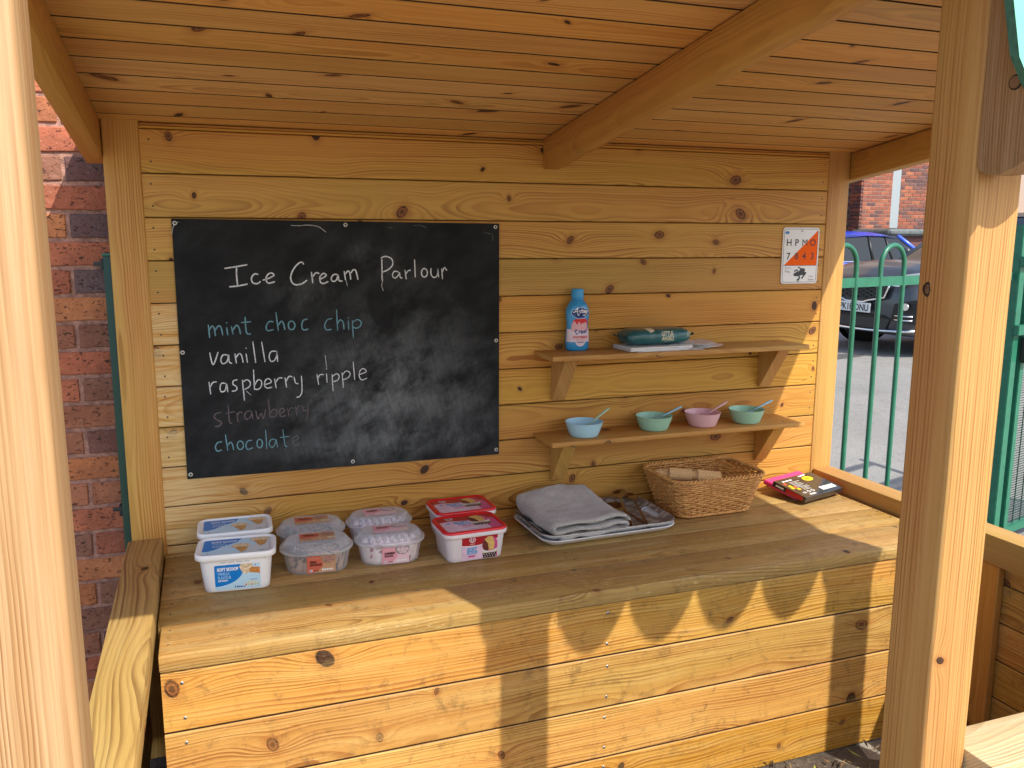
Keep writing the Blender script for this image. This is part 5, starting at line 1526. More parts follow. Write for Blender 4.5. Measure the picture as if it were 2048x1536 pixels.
    D.rect(0.034, 0.029, 0.052, 0.0303, M_NAVY, 2)
    for k in range(18):
        if k % 5 != 4: D.rect(-0.040 + k * 0.0042, 0.0835, -0.0372 + k * 0.0042, 0.0850, M_GREYINK, 1)
    D.build('front_print', t, fr_, base=0.0005)
    for sx in (-0.075, 0.078):
        b = bmesh.new(); bmesh.ops.create_uvsphere(b, u_segments=14, v_segments=8, radius=1)
        bmesh.ops.scale(b, vec=(0.008, 0.0025, 0.0035), verts=b.verts)
        new('tamper_tab', b, M_TUBW, t, (sx, -0.0635, 0.0905), smooth=True)
    return t
vanilla('front white vanilla ice cream tub with blue label showing on its side', (0.1885, -0.2985, 0.0006), -0.085)
vanilla('rear white vanilla ice cream tub half hidden behind its twin against the wall', (0.1915, -0.1200, 0.0003), -0.030)

# translucent oval tubs -----------------------------------------------------
def frosted(name, tintc=(0.80, 0.82, 0.84), alpha=0.13, rough=0.22):
    N = NT(name)
    tr = N.n('ShaderNodeBsdfTransparent')
    mx = N.n('ShaderNodeMixShader')
    fres = N.n('ShaderNodeLayerWeight'); fres.inputs['Blend'].default_value = 0.35
    f = N.mth('ADD', alpha, N.mth('MULTIPLY', fres.outputs['Facing'], 0.5), clamp=True)
    N.put(mx.inputs[0], f)
    N.t.links.new(tr.outputs[0], mx.inputs[1]); N.t.links.new(N.b.outputs[0], mx.inputs[2])
    N.t.links.new(mx.outputs[0], N.t.nodes['Material Output'].inputs['Surface'])
    N.b.inputs['Base Color'].default_value = (*tintc, 1)
    N.b.inputs['Roughness'].default_value = rough
    N.b.inputs['Specular IOR Level'].default_value = 0.6
    return N.m
M_FROST = frosted('frosted_tub_plastic')
M_FROSTL = frosted('frosted_lid_plastic', (0.72, 0.74, 0.76), 0.28)
def swirl(name, ca, cb_, cc, sc_=(26.0, 9.0), thr=(0.50, 0.56)):
    N = NT(name)
    x, y, z = N.sep(N.obj())
    p = N.vec(N.mth('MULTIPLY', N.mth('ADD', x, N.mth('MULTIPLY', y, 0.6)), sc_[0]), 0.0, N.mth('MULTIPLY', z, sc_[1]))
    n_ = N.noise(p, 1.0, 3, 0.5, 1.6)
    n2_ = N.noise(N.vec(N.mth('MULTIPLY', x, 60.0), N.mth('MULTIPLY', y, 60.0), N.mth('MULTIPLY', z, 25.0)), 1.0, 3)
    c = N.mixc(N.ss(n2_, 0.35, 0.65), ca, cb_)
    c = N.mixc(N.ss(n_, *thr), c, cc)
    N.put(N.b.inputs['Base Color'], c)
    N.b.inputs['Roughness'].default_value = 0.5
    return N.m
M_CHOC = swirl('chocolate_ice_cream', (0.46, 0.30, 0.22), (0.34, 0.20, 0.14), (0.045, 0.018, 0.012))
M_RASP = swirl('raspberry_ice_cream', (0.80, 0.62, 0.62), (0.84, 0.78, 0.76), (0.28, 0.02, 0.05), thr=(0.53, 0.62))
M_CHOCT = swirl('chocolate_top', (0.26, 0.17, 0.13), (0.36, 0.25, 0.20), (0.16, 0.09, 0.065), (22, 18))
M_RASPT = swirl('raspberry_top', (0.86, 0.80, 0.80), (0.82, 0.62, 0.66), (0.74, 0.36, 0.45), (26, 20), (0.55, 0.7))
M_TERRA = simple('terracotta_label', (0.62, 0.14, 0.085), 0.4)
M_TANL = simple('tan_label', (0.58, 0.33, 0.18), 0.4)
M_PINKL = simple('pink_label', (0.80, 0.36, 0.42), 0.4)
M_PINKL2 = simple('light_pink_label', (0.84, 0.58, 0.62), 0.4)
M_BOWLP = simple('bowl_photo_print', (0.42, 0.25, 0.12), 0.4, noise=0.4, nscale=200)
M_BALLC = simple('scoops_photo_print', (0.50, 0.26, 0.22), 0.4, noise=0.6, nscale=320)
M_BALLP = simple('meringue_photo_print', (0.80, 0.60, 0.62), 0.4, noise=0.4, nscale=320)
M_DKB = simple('dark_brown_print', (0.05, 0.012, 0.01), 0.4)
M_BOWLG = simple('grey_bowl_print', (0.30, 0.26, 0.25), 0.4)
def oval(label, name, loc, rz, kind, group):
    t = thing(name, label, 'ice cream tub', loc, rz, group)
    choc = kind == 'c'
    n = 12
    shell = tub_shell('tub_body', t, 0.166, 0.100, 0.050, 0.190, 0.124, 0.062, 0.064, M_FROST, n=n)
    b = bmesh.new()
    rings = []
    for tt in (0.02, 0.25, 0.5, 0.75, 0.93):
        rings.append([(x, y, 0.0022 + tt * 0.060) for x, y in rrect(0.162 + 0.024 * tt - 0.003, 0.096 + 0.024 * tt - 0.003, 0.048 + 0.012 * tt, n)])
    loft(b, rings, 0, True, True)
    new('ice_cream', b, M_CHOC if choc else M_RASP, t, smooth=True)
    # piped top under the dome
    b = bmesh.new()
    for i in range(8):
        for j in range(3):
            cx_ = -0.068 + 0.0195 * i + RND.uniform(-.002, .002); cy_ = -0.030 + 0.030 * j
            if abs(cx_) > 0.055 and abs(cy_) > 0.02: continue
            for k in range(3):
                bmesh.ops.create_icosphere(b, subdivisions=1, radius=0.0120 - 0.0030 * k, matrix=Matrix.Translation((cx_, cy_, (0.0505 if choc else 0.056) + (0.0015 if choc else 0.0045) * k)))
    new('piped_topping', b, M_CHOCT if choc else M_RASPT, t, smooth=True)
    b = bmesh.new()
    lid_rings(b, 0.202, 0.136, 0.068, [(-0.004, 0.0600), (0.0005, 0.0600), (0.0015, 0.0615), (0.0015, 0.0685), (0.0, 0.0705), (-0.0075, 0.0705), (-0.010, 0.0730), (-0.014, 0.0850), (-0.0185, 0.0900), (-0.0235, 0.0910), (-0.030, 0.0912)], n=n)
    lid = new('domed_lid', b, M_FROSTL, t, smooth=True)
    b = bmesh.new()
    out = rrect(0.202 - 0.021, 0.136 - 0.021, 0.058, n)
    for i in range(0, len(out), 2):
        x, y = out[i]
    for i in range(-3, 4):
        for sy in (-1, 1):
            add_tube(b, [(i * 0.021, sy * 0.0585, 0.0725), (i * 0.0207, sy * 0.0545, 0.0850)], 0.0010, 6)
    for sgn in (-1, 1):
        for k in range(-2, 3):
            a = k * 0.55
            add_tube(b, [(sgn * (0.034 + 0.0585 * cos(a)), 0.0585 * sin(a), 0.0725), (sgn * (0.034 + 0.0540 * cos(a)), 0.0540 * sin(a), 0.0850)], 0.0010, 6)
    new('lid_rib', b, M_FROSTL, lid)['kind'] = 'stuff'
    A_, B_ = (M_TERRA, M_TANL) if choc else (M_PINKL, M_PINKL2)
    D = Decal()
    D.rect(-0.046, -0.030, 0.052, 0.030, B_, 0)
    D.poly([(-0.046, -0.012), (-0.046, 0.030), (0.006, 0.030), (0.010, 0.016), (0.004, 0.000), (-0.014, -0.010)], A_, 1)
    D.ell(0.030, 0.018, 0.0225, 0.0165, M_BOWLP if choc else M_BOWLG, 2)
    for q, (cx_, cy_) in enumerate(((0.020, 0.021), (0.032, 0.024), (0.042, 0.020), (0.026, 0.013), (0.037, 0.012))):
        D.ell(cx_, cy_, 0.0068, 0.0058, M_BALLC if choc else M_BALLP, 3 + q % 2, n=12)
    w1, w2 = ('TRIPLE', 'CHOCOLATE') if choc else ('RASPBERRY', 'PAVLOVA')
    D.text(w1, -0.036, 0.013, 0.0085, M_DKB, 4, width=0.028 if choc else 0.038, bold=0.0005)
    D.text(w2, -0.036, 0.005, 0.0085, M_DKB, 4, width=0.042 if choc else 0.033, bold=0.0005)
    D.rect(-0.036, -0.023, -0.028, -0.0205, M_GREYINK, 3); D.rect(-0.026, -0.023, -0.016, -0.0205, M_DKB, 3)
    D.rect(0.006, -0.016, 0.013, -0.010, M_CREAMP, 3, r=0.0015)
    D.rect(0.030, -0.020, 0.054, -0.008, M_CREAMP, 3, r=0.004)
    D.build('lid_label', t, lambda x, y, h: (x, y, 0.0913 + h), step=0.00014)
    D = Decal()
    D.rect(-0.030, 0.004, 0.048, 0.056, B_, 0)
    D.poly([(-0.030, 0.004), (-0.030, 0.056), (0.008, 0.056), (0.016, 0.040), (0.012, 0.022), (0.0, 0.010), (-0.014, 0.004)], A_, 1)
    D.ell(0.028, 0.050, 0.021, 0.019, M_BOWLP if choc else M_BOWLG, 2, a0=pi, a1=2 * pi)
    D.rect(0.007, 0.049, 0.048, 0.056, M_BOWLP if choc else M_BOWLG, 2)
    for q, (cx_, cy_) in enumerate(((0.018, 0.048), (0.030, 0.050), (0.040, 0.047), (0.024, 0.040), (0.034, 0.040))):
        D.ell(cx_, cy_, 0.0066, 0.0060, M_BALLC if choc else M_BALLP, 3 + q % 2, n=12)
    D.text(w1, -0.023, 0.0345, 0.0085, M_DKB, 4, width=0.019 if choc else 0.031, bold=0.0006)
    D.text(w2, -0.023, 0.0260, 0.0085, M_DKB, 4, width=0.033 if choc else 0.025, bold=0.0006)
    D.rect(-0.023, 0.048, 0.004, 0.0494, B_, 3)
    D.rect(-0.023, 0.0075, -0.0155, 0.0145, M_WHITEP, 3); D.rect(-0.0215, 0.0095, -0.017, 0.0125, M_NAVY, 4)
    D.rect(-0.011, 0.0085, 0.001, 0.0110, M_DKB, 3)
    for k in range(5): D.ell(0.013 + k * 0.0063, 0.0125, 0.0029, 0.0036, M_WHITEP, 3, n=10)
    def fo_(x, y, h):
        tt = y / 0.064
        return (x, -(0.050 + 0.012 * tt) - h, y)
    D.build('front_label', t, fo_, base=0.0006, step=0.00014)
    return t
oval('front oval tub of triple chocolate ice cream with terracotta label', 'chocolate_tub', (0.4050, -0.2560, 0.0006), -0.075, 'c', 'oval triple chocolate tubs')
oval('rear oval tub of triple chocolate ice cream partly hidden against the wall', 'chocolate_tub', (0.4070, -0.1040, 0.0006), -0.03, 'c', 'oval triple chocolate tubs')
oval('front oval tub of raspberry pavlova ice cream with pink label', 'raspberry_tub', (0.6140, -0.2580, 0.0006), -0.055, 'r', 'oval raspberry pavlova tubs')
oval('rear oval tub of raspberry pavlova ice cream partly hidden against the wall', 'raspberry_tub', (0.6150, -0.0950, 0.0006), -0.03, 'r', 'oval raspberry pavlova tubs')

# red lidded tubs -----------------------------------------------------------
M_RED = simple('red_lid_plastic', (0.68, 0.010, 0.018), 0.32)
M_MILK = simple('milky_tub_plastic', (0.74, 0.66, 0.65), 0.35)
M_DRED = simple('dark_red_print', (0.42, 0.012, 0.02), 0.35)
M_LILAC = simple('lilac_print', (0.78, 0.55, 0.66), 0.35, noise=0.1, nscale=40)
M_MAG = simple('magenta_print', (0.62, 0.08, 0.25), 0.35)
M_SKYP = simple('soft_blue_print', (0.10, 0.35, 0.62), 0.35)
M_CHOCP = simple('chocolate_scoop_print', (0.16, 0.035, 0.025), 0.4, noise=0.3, nscale=150)
M_YEL = simple('yellow_scoop_print', (0.74, 0.48, 0.14), 0.4, noise=0.2, nscale=150)
def heart_logo(D, cx, cy, k, ly):
    for sgn in (-1, 1):
        D.stroke([(cx + sgn * x * k, cy + y * k) for x, y in ((0.0, 0.0), (0.0035, 0.0035), (0.0030, 0.0065), (0.0005, 0.0055))], 0.0014 * k, M_WHITEP, ly)
        D.stroke([(cx + sgn * x * k, cy + y * k) for x, y in ((0.0, -0.0035), (0.0060, 0.0010), (0.0080, 0.0060), (0.0055, 0.0095), (0.0015, 0.0095))], 0.0016 * k, M_WHITEP, ly)
    D.text("WALL'S", cx, cy - 0.0085 * k, 0.0042 * k, M_WHITEP, ly, width=0.015 * k, align='C')
def neap(D, cx, cy, k, ly):
    """three-flavour scoop in a dotted paper cup"""
    T = lambda pts: [(cx + x * k, cy + y * k) for x, y in pts]
    D.poly(T([(-0.0205, -0.004), (0.0205, -0.004), (0.0165, -0.026), (-0.0165, -0.026)]), M_CREAMP, ly + 1)
    D.poly(T([(-0.0188, -0.013), (0.0188, -0.013), (0.0165, -0.026), (-0.0165, -0.026)]), M_DKB, ly + 2)
    for i in range(5):
        for j in range(2):
            D.ell(cx + (-0.0145 + 0.0068 * i + 0.003 * j) * k, cy + (-0.0165 - 0.0055 * j) * k, 0.0014 * k, 0.0011 * k, M_WHITEP, ly + 3, n=8)
    D.ell(cx, cy + 0.010 * k, 0.0200 * k, 0.0215 * k, M_MAG, ly + 2)
    D.poly(T([(-0.014, 0.025), (-0.004, 0.031), (0.006, 0.030), (0.013, 0.014), (0.011, -0.004), (-0.004, -0.007), (-0.004, 0.010)]), M_YEL, ly + 4)
    D.poly(T([(-0.0198, 0.010), (-0.018, 0.019), (-0.014, 0.024), (-0.006, 0.014), (-0.002, -0.003), (-0.006, -0.009), (-0.016, -0.003)]), M_CHOCP, ly + 5)
    D.stroke(T([(-0.0205, -0.003), (-0.008, -0.0085), (0.008, -0.0085), (0.0205, -0.003)]), 0.0026 * k, M_WHITEP, ly + 6)
def redtub(label, loc, rz):
    t = thing('red_lid_tub', label, 'ice cream tub', loc, rz, 'red lidded soft scoop tubs')
    tub_shell('tub_body', t, 0.166, 0.128, 0.020, 0.184, 0.146, 0.024, 0.080, M_MILK)
    b = bmesh.new()
    lid_rings(b, 0.192, 0.154, 0.026, [(-0.004, 0.0755), (0.0015, 0.0755), (0.003, 0.0775), (0.003, 0.0870), (0.0005, 0.0885), (-0.003, 0.0885)], cap=False)
    new('rim', b, M_MILK, t, smooth=True)
    b = bmesh.new()
    lid_rings(b, 0.192, 0.154, 0.026, [(0.0022, 0.0882), (0.0018, 0.0935), (-0.0005, 0.0955), (-0.007, 0.0955), (-0.009, 0.0935), (-0.0105, 0.0925)])
    new('lid', b, M_RED, t, smooth=True)
    D = Decal()
    D.rect(-0.084, -0.064, 0.084, 0.064, M_LILAC, 0, r=0.008)
    D.poly([(-0.084, 0.026), (-0.084, 0.060), (-0.080, 0.064), (0.080, 0.064), (0.084, 0.060), (0.084, 0.022), (0.040, 0.028), (-0.01, 0.022), (-0.05, 0.030)], M_DRED, 1)
    D.poly([(0.050, -0.064), (0.080, -0.064), (0.084, -0.060), (0.084, 0.022), (0.060, 0.020), (0.048, -0.020)], M_MAG, 1)
    heart_logo(D, -0.048, 0.043, 1.35, 3)
    D.text('SOFT', -0.044, 0.004, 0.021, M_SKYP, 3, width=0.046, bold=0.0012)
    D.text('SCOOP', -0.036, -0.012, 0.0165, M_SKYP, 3, width=0.042, bold=0.0010)
    D.rect(-0.068, 0.006, -0.056, 0.016, M_SKYP, 3)
    D.rect(-0.030, -0.026, 0.008, -0.021, M_MAG, 3, r=0.002)
    D.rect(-0.052, -0.048, 0.012, -0.044, M_WHITEP, 3)
    neap(D, 0.036, 0.010, 1.5, 3)
    D.build('lid_print', t, lambda x, y, h: (x, y, 0.0925 + h), step=0.00013)
    D = Decal()
    D.rect(-0.0460, 0.003, 0.0640, 0.0735, M_LILAC, 0)
    D.poly([(-0.046, 0.048), (-0.046, 0.0735), (0.064, 0.0735), (0.064, 0.060), (0.040, 0.056), (0.010, 0.046), (-0.020, 0.045)], M_DRED, 1)
    D.stroke([(-0.046, 0.049), (-0.020, 0.046), (0.010, 0.047), (0.040, 0.057), (0.064, 0.061)], 0.0022, M_WHITEP, 2, taper=0)
    D.poly([(0.020, 0.003), (0.064, 0.003), (0.064, 0.055), (0.050, 0.030)], M_MAG, 1)
    heart_logo(D, -0.014, 0.060, 1.1, 3)
    D.text('SOFT', -0.030, 0.030, 0.0165, M_SKYP, 3, width=0.031, bold=0.0010)
    D.text('SCOOP', -0.030, 0.020, 0.0135, M_SKYP, 3, width=0.032, bold=0.0008)
    D.rect(-0.026, 0.011, -0.004, 0.0165, M_MAG, 3, r=0.002)
    neap(D, 0.040, 0.034, 1.18, 3)
    D.build('front_print', t, lambda x, y, h: (x, -(0.064 + 0.009 * y / 0.08) - h, y), base=0.0006, step=0.00014)
    return t
redtub('front red lidded soft scoop tub with its printed side showing', (0.8470, -0.2890, 0.0003), 0.040)
redtub('rear red lidded soft scoop tub behind its twin against the wall', (0.8740, -0.1130, 0.0003), 0.030)

# ------------------------------------------------------------------ trays
M_TRW = simple('white_melamine', (0.78, 0.78, 0.77), 0.35)
N = NT('pebble_print_melamine')
x, y, z = N.sep(N.obj())
wob = N.noise(N.vec(x, y, 0.0), 26.0, 2)
v1 = N.n('ShaderNodeTexVoronoi', voronoi_dimensions='2D'); v1.inputs['Randomness'].default_value = 0.55
ang = N.mth('MULTIPLY', N.mth('SUBTRACT', N.noise(N.vec(x, y, 0.0), 7.0, 1), 0.5), 2.0)
N.put(v1.inputs['Vector'], N.vec(N.mth('MULTIPLY', N.mth('ADD', x, N.mth('MULTIPLY', y, 0.5)), 22.0), N.mth('MULTIPLY', y, 38.0), 0.0)); v1.inputs['Scale'].default_value = 1.0
dd = N.mth('ADD', v1.outputs['Distance'], N.mth('MULTIPLY', N.mth('SUBTRACT', wob, 0.5), 0.35))
c = N.mixc(N.ss(dd, 0.335, 0.315), (0.20, 0.165, 0.14), (0.52, 0.475, 0.43))
c = N.mixc(N.ss(dd, 0.295, 0.275), c, (0.38, 0.335, 0.29))
up_ = N.sep(N.n('ShaderNodeNewGeometry').outputs['True Normal'])[2]
c = N.mixc(N.ss(up_, 0.25, 0.12), c, (0.78, 0.78, 0.77))
N.put(N.b.inputs['Base Color'], c)
N.b.inputs['Roughness'].default_value = 0.3
M_TRP = N.m
def tray(label, loc, rz, m, rimm):
    n = 8
    t = thing('serving_tray', label, 'tray', loc, rz, 'stacked serving trays')
    b = bmesh.new()
    def ring(inset, z, flare=0.0):
        pts = rrect(0.470 - 2 * inset, 0.300 - 2 * inset, max(0.01, 0.055 - inset), n)
        out = []
        for x, y in pts:
            e = max(0.0, (abs(x) - 0.155) / 0.08)
            bump_ = max(0.0, 1 - (abs(y) / 0.085) ** 2)
            out.append((x + math.copysign(0.012, x) * bump_ * (e > 0.3) * flare, y, z + flare * (0.010 * bump_ * min(1, e))))
        return out
    rings = [ring(0.0, 0.0245, 1), ring(-0.0012, 0.0265, 1), ring(0.0005, 0.0280, 1), ring(0.006, 0.0262, 1), ring(0.016, 0.0185, 0.8), ring(0.028, 0.0110, 0.4), ring(0.040, 0.0068, 0), ring(0.060, 0.0060, 0)]
    V = loft(b, rings, 0, False, True)
    und = loft(b, [ring(0.0, 0.0245, 1), ring(0.010, 0.0165, 0.8), ring(0.024, 0.0080, 0.4), ring(0.040, 0.0, 0), ring(0.060, 0.0, 0)], 1, False, True)
    bmesh.ops.remove_doubles(b, verts=b.verts, dist=1e-5)
    bmesh.ops.recalc_face_normals(b, faces=b.faces)
    for f in b.faces: f.smooth = True
    for f in b.faces:
        if f.material_index == 0:
            zz = sum(v.co.z for v in f.verts) / len(f.verts)
    me = bpy.data.meshes.new('tray'); b.to_mesh(me); b.free()
    me.materials.append(m); me.materials.append(rimm)
    tmp = bpy.data.objects.new('tray_body', me); COL.objects.link(tmp); tmp.parent = t
    # hand holes cut through both ends
    cut = bmesh.new()
    for sx in (-1, 1):
        o_ = rrect(0.020, 0.094, 0.0098, 6, sx * 0.2070, 0.0)
        loft(cut, [[(x, y, -0.02) for x, y in o_], [(x, y, 0.07) for x, y in o_]], 0, True, True)
    cm = bpy.data.meshes.new('c'); bmesh.ops.recalc_face_normals(cut, faces=cut.faces); cut.to_mesh(cm); cut.free()
    cm.materials.append(m)
    co = bpy.data.objects.new('cutter', cm); COL.objects.link(co); co.parent = t
    md = tmp.modifiers.new('b', 'BOOLEAN'); md.object = co; md.operation = 'DIFFERENCE'; md.solver = 'EXACT'
    bpy.context.view_layer.update()
    dg = bpy.context.evaluated_depsgraph_get()
    me2 = bpy.data.meshes.new_from_object(tmp.evaluated_get(dg), depsgraph=dg)
    tmp.modifiers.clear(); tmp.data = me2
    bpy.data.objects.remove(co)
    smooth_angle(me2, 45)
    return t
TZ = 0.0003
tray('white serving tray at the bottom of the stack of two trays', (1.2960, -0.2050, TZ), 0.030, M_TRW, M_TRW)
tray('brown pebble patterned tray with white rim lying on the white tray', (1.3010, -0.1980, TZ + 0.0140), 0.012, M_TRP, M_TRW)

# ------------------------------------------------------------------ towel
N = NT('grey_terry_towel')
o_ = N.obj()
f1 = N.noise(o_, 320.0, 3, 0.7); f2 = N.noise(o_, 18.0, 4, 0.6)
c = N.mixc(N.ss(f2, 0.35, 0.7), (0.53, 0.49, 0.44), (0.68, 0.635, 0.58))
c = N.mixc(N.ss(f1, 0.35, 0.65), tuple([0.37, 0.34, 0.305]), c)
N.put(N.b.inputs['Base Color'], c)
N.b.inputs['Roughness'].default_value = 1.0
N.b.inputs['Sheen Weight'].default_value = 0.3
N.bump(f1, 0.004)
M_TOW = N.m
tw = bmesh.new()
# folded cloth: a band running back and forth in x, lying on the tray
TH = 0.0150
Lx = 0.128
def arc(cx, cz, r, a0, a1, n=9):
    return [(cx + r * cos(a0 + (a1 - a0) * k / n), cz + r * sin(a0 + (a1 - a0) * k / n)) for k in range(n + 1)]
def line(x0, x1, z, n=22): return [(x0 + (x1 - x0) * k / n, z) for k in range(1, n)]
z0_ = TH / 2 + 0.0008
r_ = 0.0105
path = [(-Lx + 0.03, z0_)] + line(-Lx + 0.03, Lx, z0_) + arc(Lx, z0_ + r_, r_, -pi / 2, pi / 2) + line(Lx, -Lx + 0.012, z0_ + 2 * r_) + arc(-Lx + 0.012, z0_ + 3.1 * r_, 1.1 * r_, -pi / 2, -3 * pi / 2) + line(-Lx + 0.012, Lx * 1.0, z0_ + 4.2 * r_) + [(Lx + 0.006, z0_ + 4.0 * r_), (Lx + 0.011, z0_ + 3.4 * r_), (Lx + 0.012, z0_ + 2.6 * r_)]
ny = 44
half = 0.142
def tdisp(x, y, z):
    # puffy folds, higher and bunched at the back
    k = z / 0.05
    back = max(0.0, (y + 0.02) / half)
    dz = 0.024 * back ** 1.5 * k * (0.6 + 0.4 * cos(x * 14)) + 0.0060 * noise.noise(Vector((x * 13, y * 13, z * 9))) + 0.0028 * noise.noise(Vector((x * 38, y * 38, z * 30))) + 0.0013 * noise.noise(Vector((x * 160, y * 160, z * 120)))
    dx = 0.012 * noise.noise(Vector((y * 9, z * 30, 3.0))) + 0.09 * back ** 2 * 0.12 * (0.5 + k)
    dy = 0.005 * noise.noise(Vector((x * 11, z * 40, 7.0)))
    return dx, dy, dz
ring_all = []
n_ = len(path)
for j in range(ny + 1):
    v_ = j / ny
    y = -half + 2 * half * v_
    edge = min(1.0, min(v_, 1 - v_) / 0.04)
    th = TH / 2 * (0.45 + 0.55 * math.sqrt(edge))
    up_pts, dn_pts = [], []
    for i, (x, z) in enumerate(path):
        a = path[max(0, i - 1)]; c_ = path[min(n_ - 1, i + 1)]
        dx, dz = c_[0] - a[0], c_[1] - a[1]; l = math.hypot(dx, dz) or 1e-9
        nx_, nz_ = -dz / l, dx / l
        for lst, sg_ in ((up_pts, 1), (dn_pts, -1)):
            X, Z = x + nx_ * th * sg_ * 0.86, z + nz_ * th * sg_ * 0.86
            ddx, ddy, ddz = tdisp(X, y, Z)
            lst.append((X + ddx, y + ddy, max(0.0004, Z + ddz)))
    ring_all.append(up_pts + dn_pts[::-1])
loft(tw, ring_all, 0, True, True)
bmesh.ops.recalc_face_normals(tw, faces=tw.faces)
to_ = new('folded_towel', tw, M_TOW, None, (1.204, -0.205, 0.0215), (0, 0, 0.12), smooth=True)
tag(to_, 'grey terry towel folded on the left of the patterned tray', 'towel')

# ------------------------------------------------------------------ steel serving spoons on the tray
M_STEEL = simple('polished_steel', (0.62, 0.58, 0.53), 0.16, 1.0)
def big_spoon(a, c_, label, tilt=0.0):
    """a: bowl centre, c_: handle end"""
    a, c_ = Vector(a), Vector(c_)
    L = (c_ - a).length
    b = bmesh.new()
    nx, ny_ = 14, 10
    rr = [[None] * (ny_ + 1) for _ in range(nx + 1)]
    rings = []
    for i in range(nx + 1):
        u_ = -1 + 2 * i / nx
        wv = math.sqrt(max(0.0, 1 - u_ * u_)) * 0.0265 * (1.0 + 0.12 * -u_)
        row = []
        for j in range(ny_ + 1):
            s_ = -1 + 2 * j / ny_
            dpt = -0.0095 * (1 - u_ * u_) * (1 - s_ * s_)
            row.append(b.verts.new((u_ * 0.035, s_ * max(wv, 0.0012), dpt + 0.001)))
        rings.append(row)
    for i in range(nx):
        for j in range(ny_): b.faces.new((rings[i][j], rings[i + 1][j], rings[i + 1][j + 1], rings[i][j + 1]))
    pts = [(0.027, 0.0), (0.040, 0.002), (0.055, 0.0045), (L * 0.6, 0.004), (L * 0.85, 0.001), (L, -0.001)]
    wd = [0.0050, 0.0036, 0.0034, 0.0048, 0.0072, 0.0078]
    hr = [[b.verts.new((x, -w_, z)), b.verts.new((x, 0, z + 0.0009)), b.verts.new((x, w_, z))] for (x, z), w_ in zip(pts, wd)]
    for i in range(len(hr) - 1):
        for j in range(2): b.faces.new((hr[i][j], hr[i + 1][j], hr[i + 1][j + 1], hr[i][j + 1]))
    bmesh.ops.solidify(b, geom=b.faces[:], thickness=0.0011)
    bmesh.ops.recalc_face_normals(b, faces=b.faces)
    o = new('serving_spoon', b, M_STEEL, None, a, (0, 0, 0), smooth=True)
    o.rotation_euler = ((c_ - a).normalized().to_track_quat('X', 'Z') @ Matrix.Rotation(tilt, 3, 'X').to_quaternion()).to_euler()
    return tag(o, label, 'spoon', 'steel serving spoons on the tray')
big_spoon((1.440, -0.100, 0.066), (1.372, -0.318, 0.0290), 'steel serving spoon leaning highest, its bowl nearest the wall and handle pointing forward', 0.25)
big_spoon((1.486, -0.100, 0.054), (1.424, -0.342, 0.0270), 'steel serving spoon nearest the basket with its long handle towards the tray front', -0.15)
big_spoon((1.395, -0.168, 0.048), (1.432, -0.300, 0.0270), 'steel serving spoon lowest, its bowl touching the grey towel', 0.1)

# ------------------------------------------------------------------ wicker basket
N = NT('wicker')
f = N.noise(N.obj(), 60.0, 3)
c = N.mixc(N.ss(f, 0.35, 0.65), (0.52, 0.235, 0.06), (0.70, 0.37, 0.11))
N.put(N.b.inputs['Base Color'], c); N.b.inputs['Roughness'].default_value = 0.42
M_WICK = N.m
bk = thing('wicker_basket', 'brown woven wicker basket on the counter below the lower shelf', 'basket', (1.7430, -0.1400, 0.0005), 0.012)
BH = 0.138
def bout(t, off=0.0, n=14):
    return rrect(0.282 + 0.078 * t + 2 * off, 0.192 + 0.062 * t + 2 * off, 0.040 + 0.012 * t + off, n)
def resample(pts, n):
    P_ = [Vector((p[0], p[1])) for p in pts]; P_.append(P_[0])
    L = [0.0]
    for i in range(1, len(P_)): L.append(L[-1] + (P_[i] - P_[i - 1]).length)
    out = []; k = 0
    for i in range(n):
        s_ = L[-1] * i / n
        while L[k + 1] < s_: k += 1
        f = (s_ - L[k]) / max(1e-9, L[k + 1] - L[k])
        q = P_[k].lerp(P_[k + 1], f); d = (P_[k + 1] - P_[k]).normalized()
        out.append((q.x, q.y, d.y, -d.x))
    return out
NS = 40          # stakes
M_ = NS * 6
b = bmesh.new()
rows = 16
for r in range(rows):
    t = (r + 0.5) / rows
    z = 0.006 + t * (BH - 0.018)
    ol = resample(bout(t), M_)
    pts = []
    for i, (x, y, nx_, ny__) in enumerate(ol):
        ph = pi * (i / 6.0) + (pi if r % 2 else 0)
        o_ = 0.0030 * cos(ph)
        pts.append((x + nx_ * o_, y + ny__ * o_, z + 0.0006 * sin(i * 0.37 + r * 2.1) + 0.0007 * cos(2 * ph)))
    add_tube(b, pts, 0.0030, 6, closed=True)
me_ = new('woven_side', b, M_WICK, bk, smooth=True)
st = bmesh.new()
sa, sb_ = resample(bout(0.0), NS), resample(bout(1.0), NS)
for i in range(NS):
    p0, p1 = sa[i], sb_[i]
    add_tube(st, [(p0[0], p0[1], 0.003), ((p0[0] + p1[0]) / 2, (p0[1] + p1[1]) / 2, BH / 2), (p1[0], p1[1], BH - 0.006)], 0.0022, 5)
new('stakes', st, M_WICK, bk, smooth=True)['kind'] = 'stuff'
rimb = bmesh.new()
for (tt, zz, rad, amp) in ((1.0, BH - 0.004, 0.0036, 0.0058), (0.0, 0.0072, 0.0030, 0.0040)):
    ol = resample(bout(tt), 260)
    for ph0 in (0, 2 * pi / 3, 4 * pi / 3):
        pts = []
        for i, (x, y, nx_, ny__) in enumerate(ol):
            ph = ph0 + 2 * pi * i / 260 * 26
            pts.append((x + nx_ * amp * cos(ph), y + ny__ * amp * cos(ph), zz + amp * 0.75 * sin(ph)))
        add_tube(rimb, pts, rad, 6, closed=True)
new('braided_rim', rimb, M_WICK, bk, smooth=True)
b = bmesh.new()
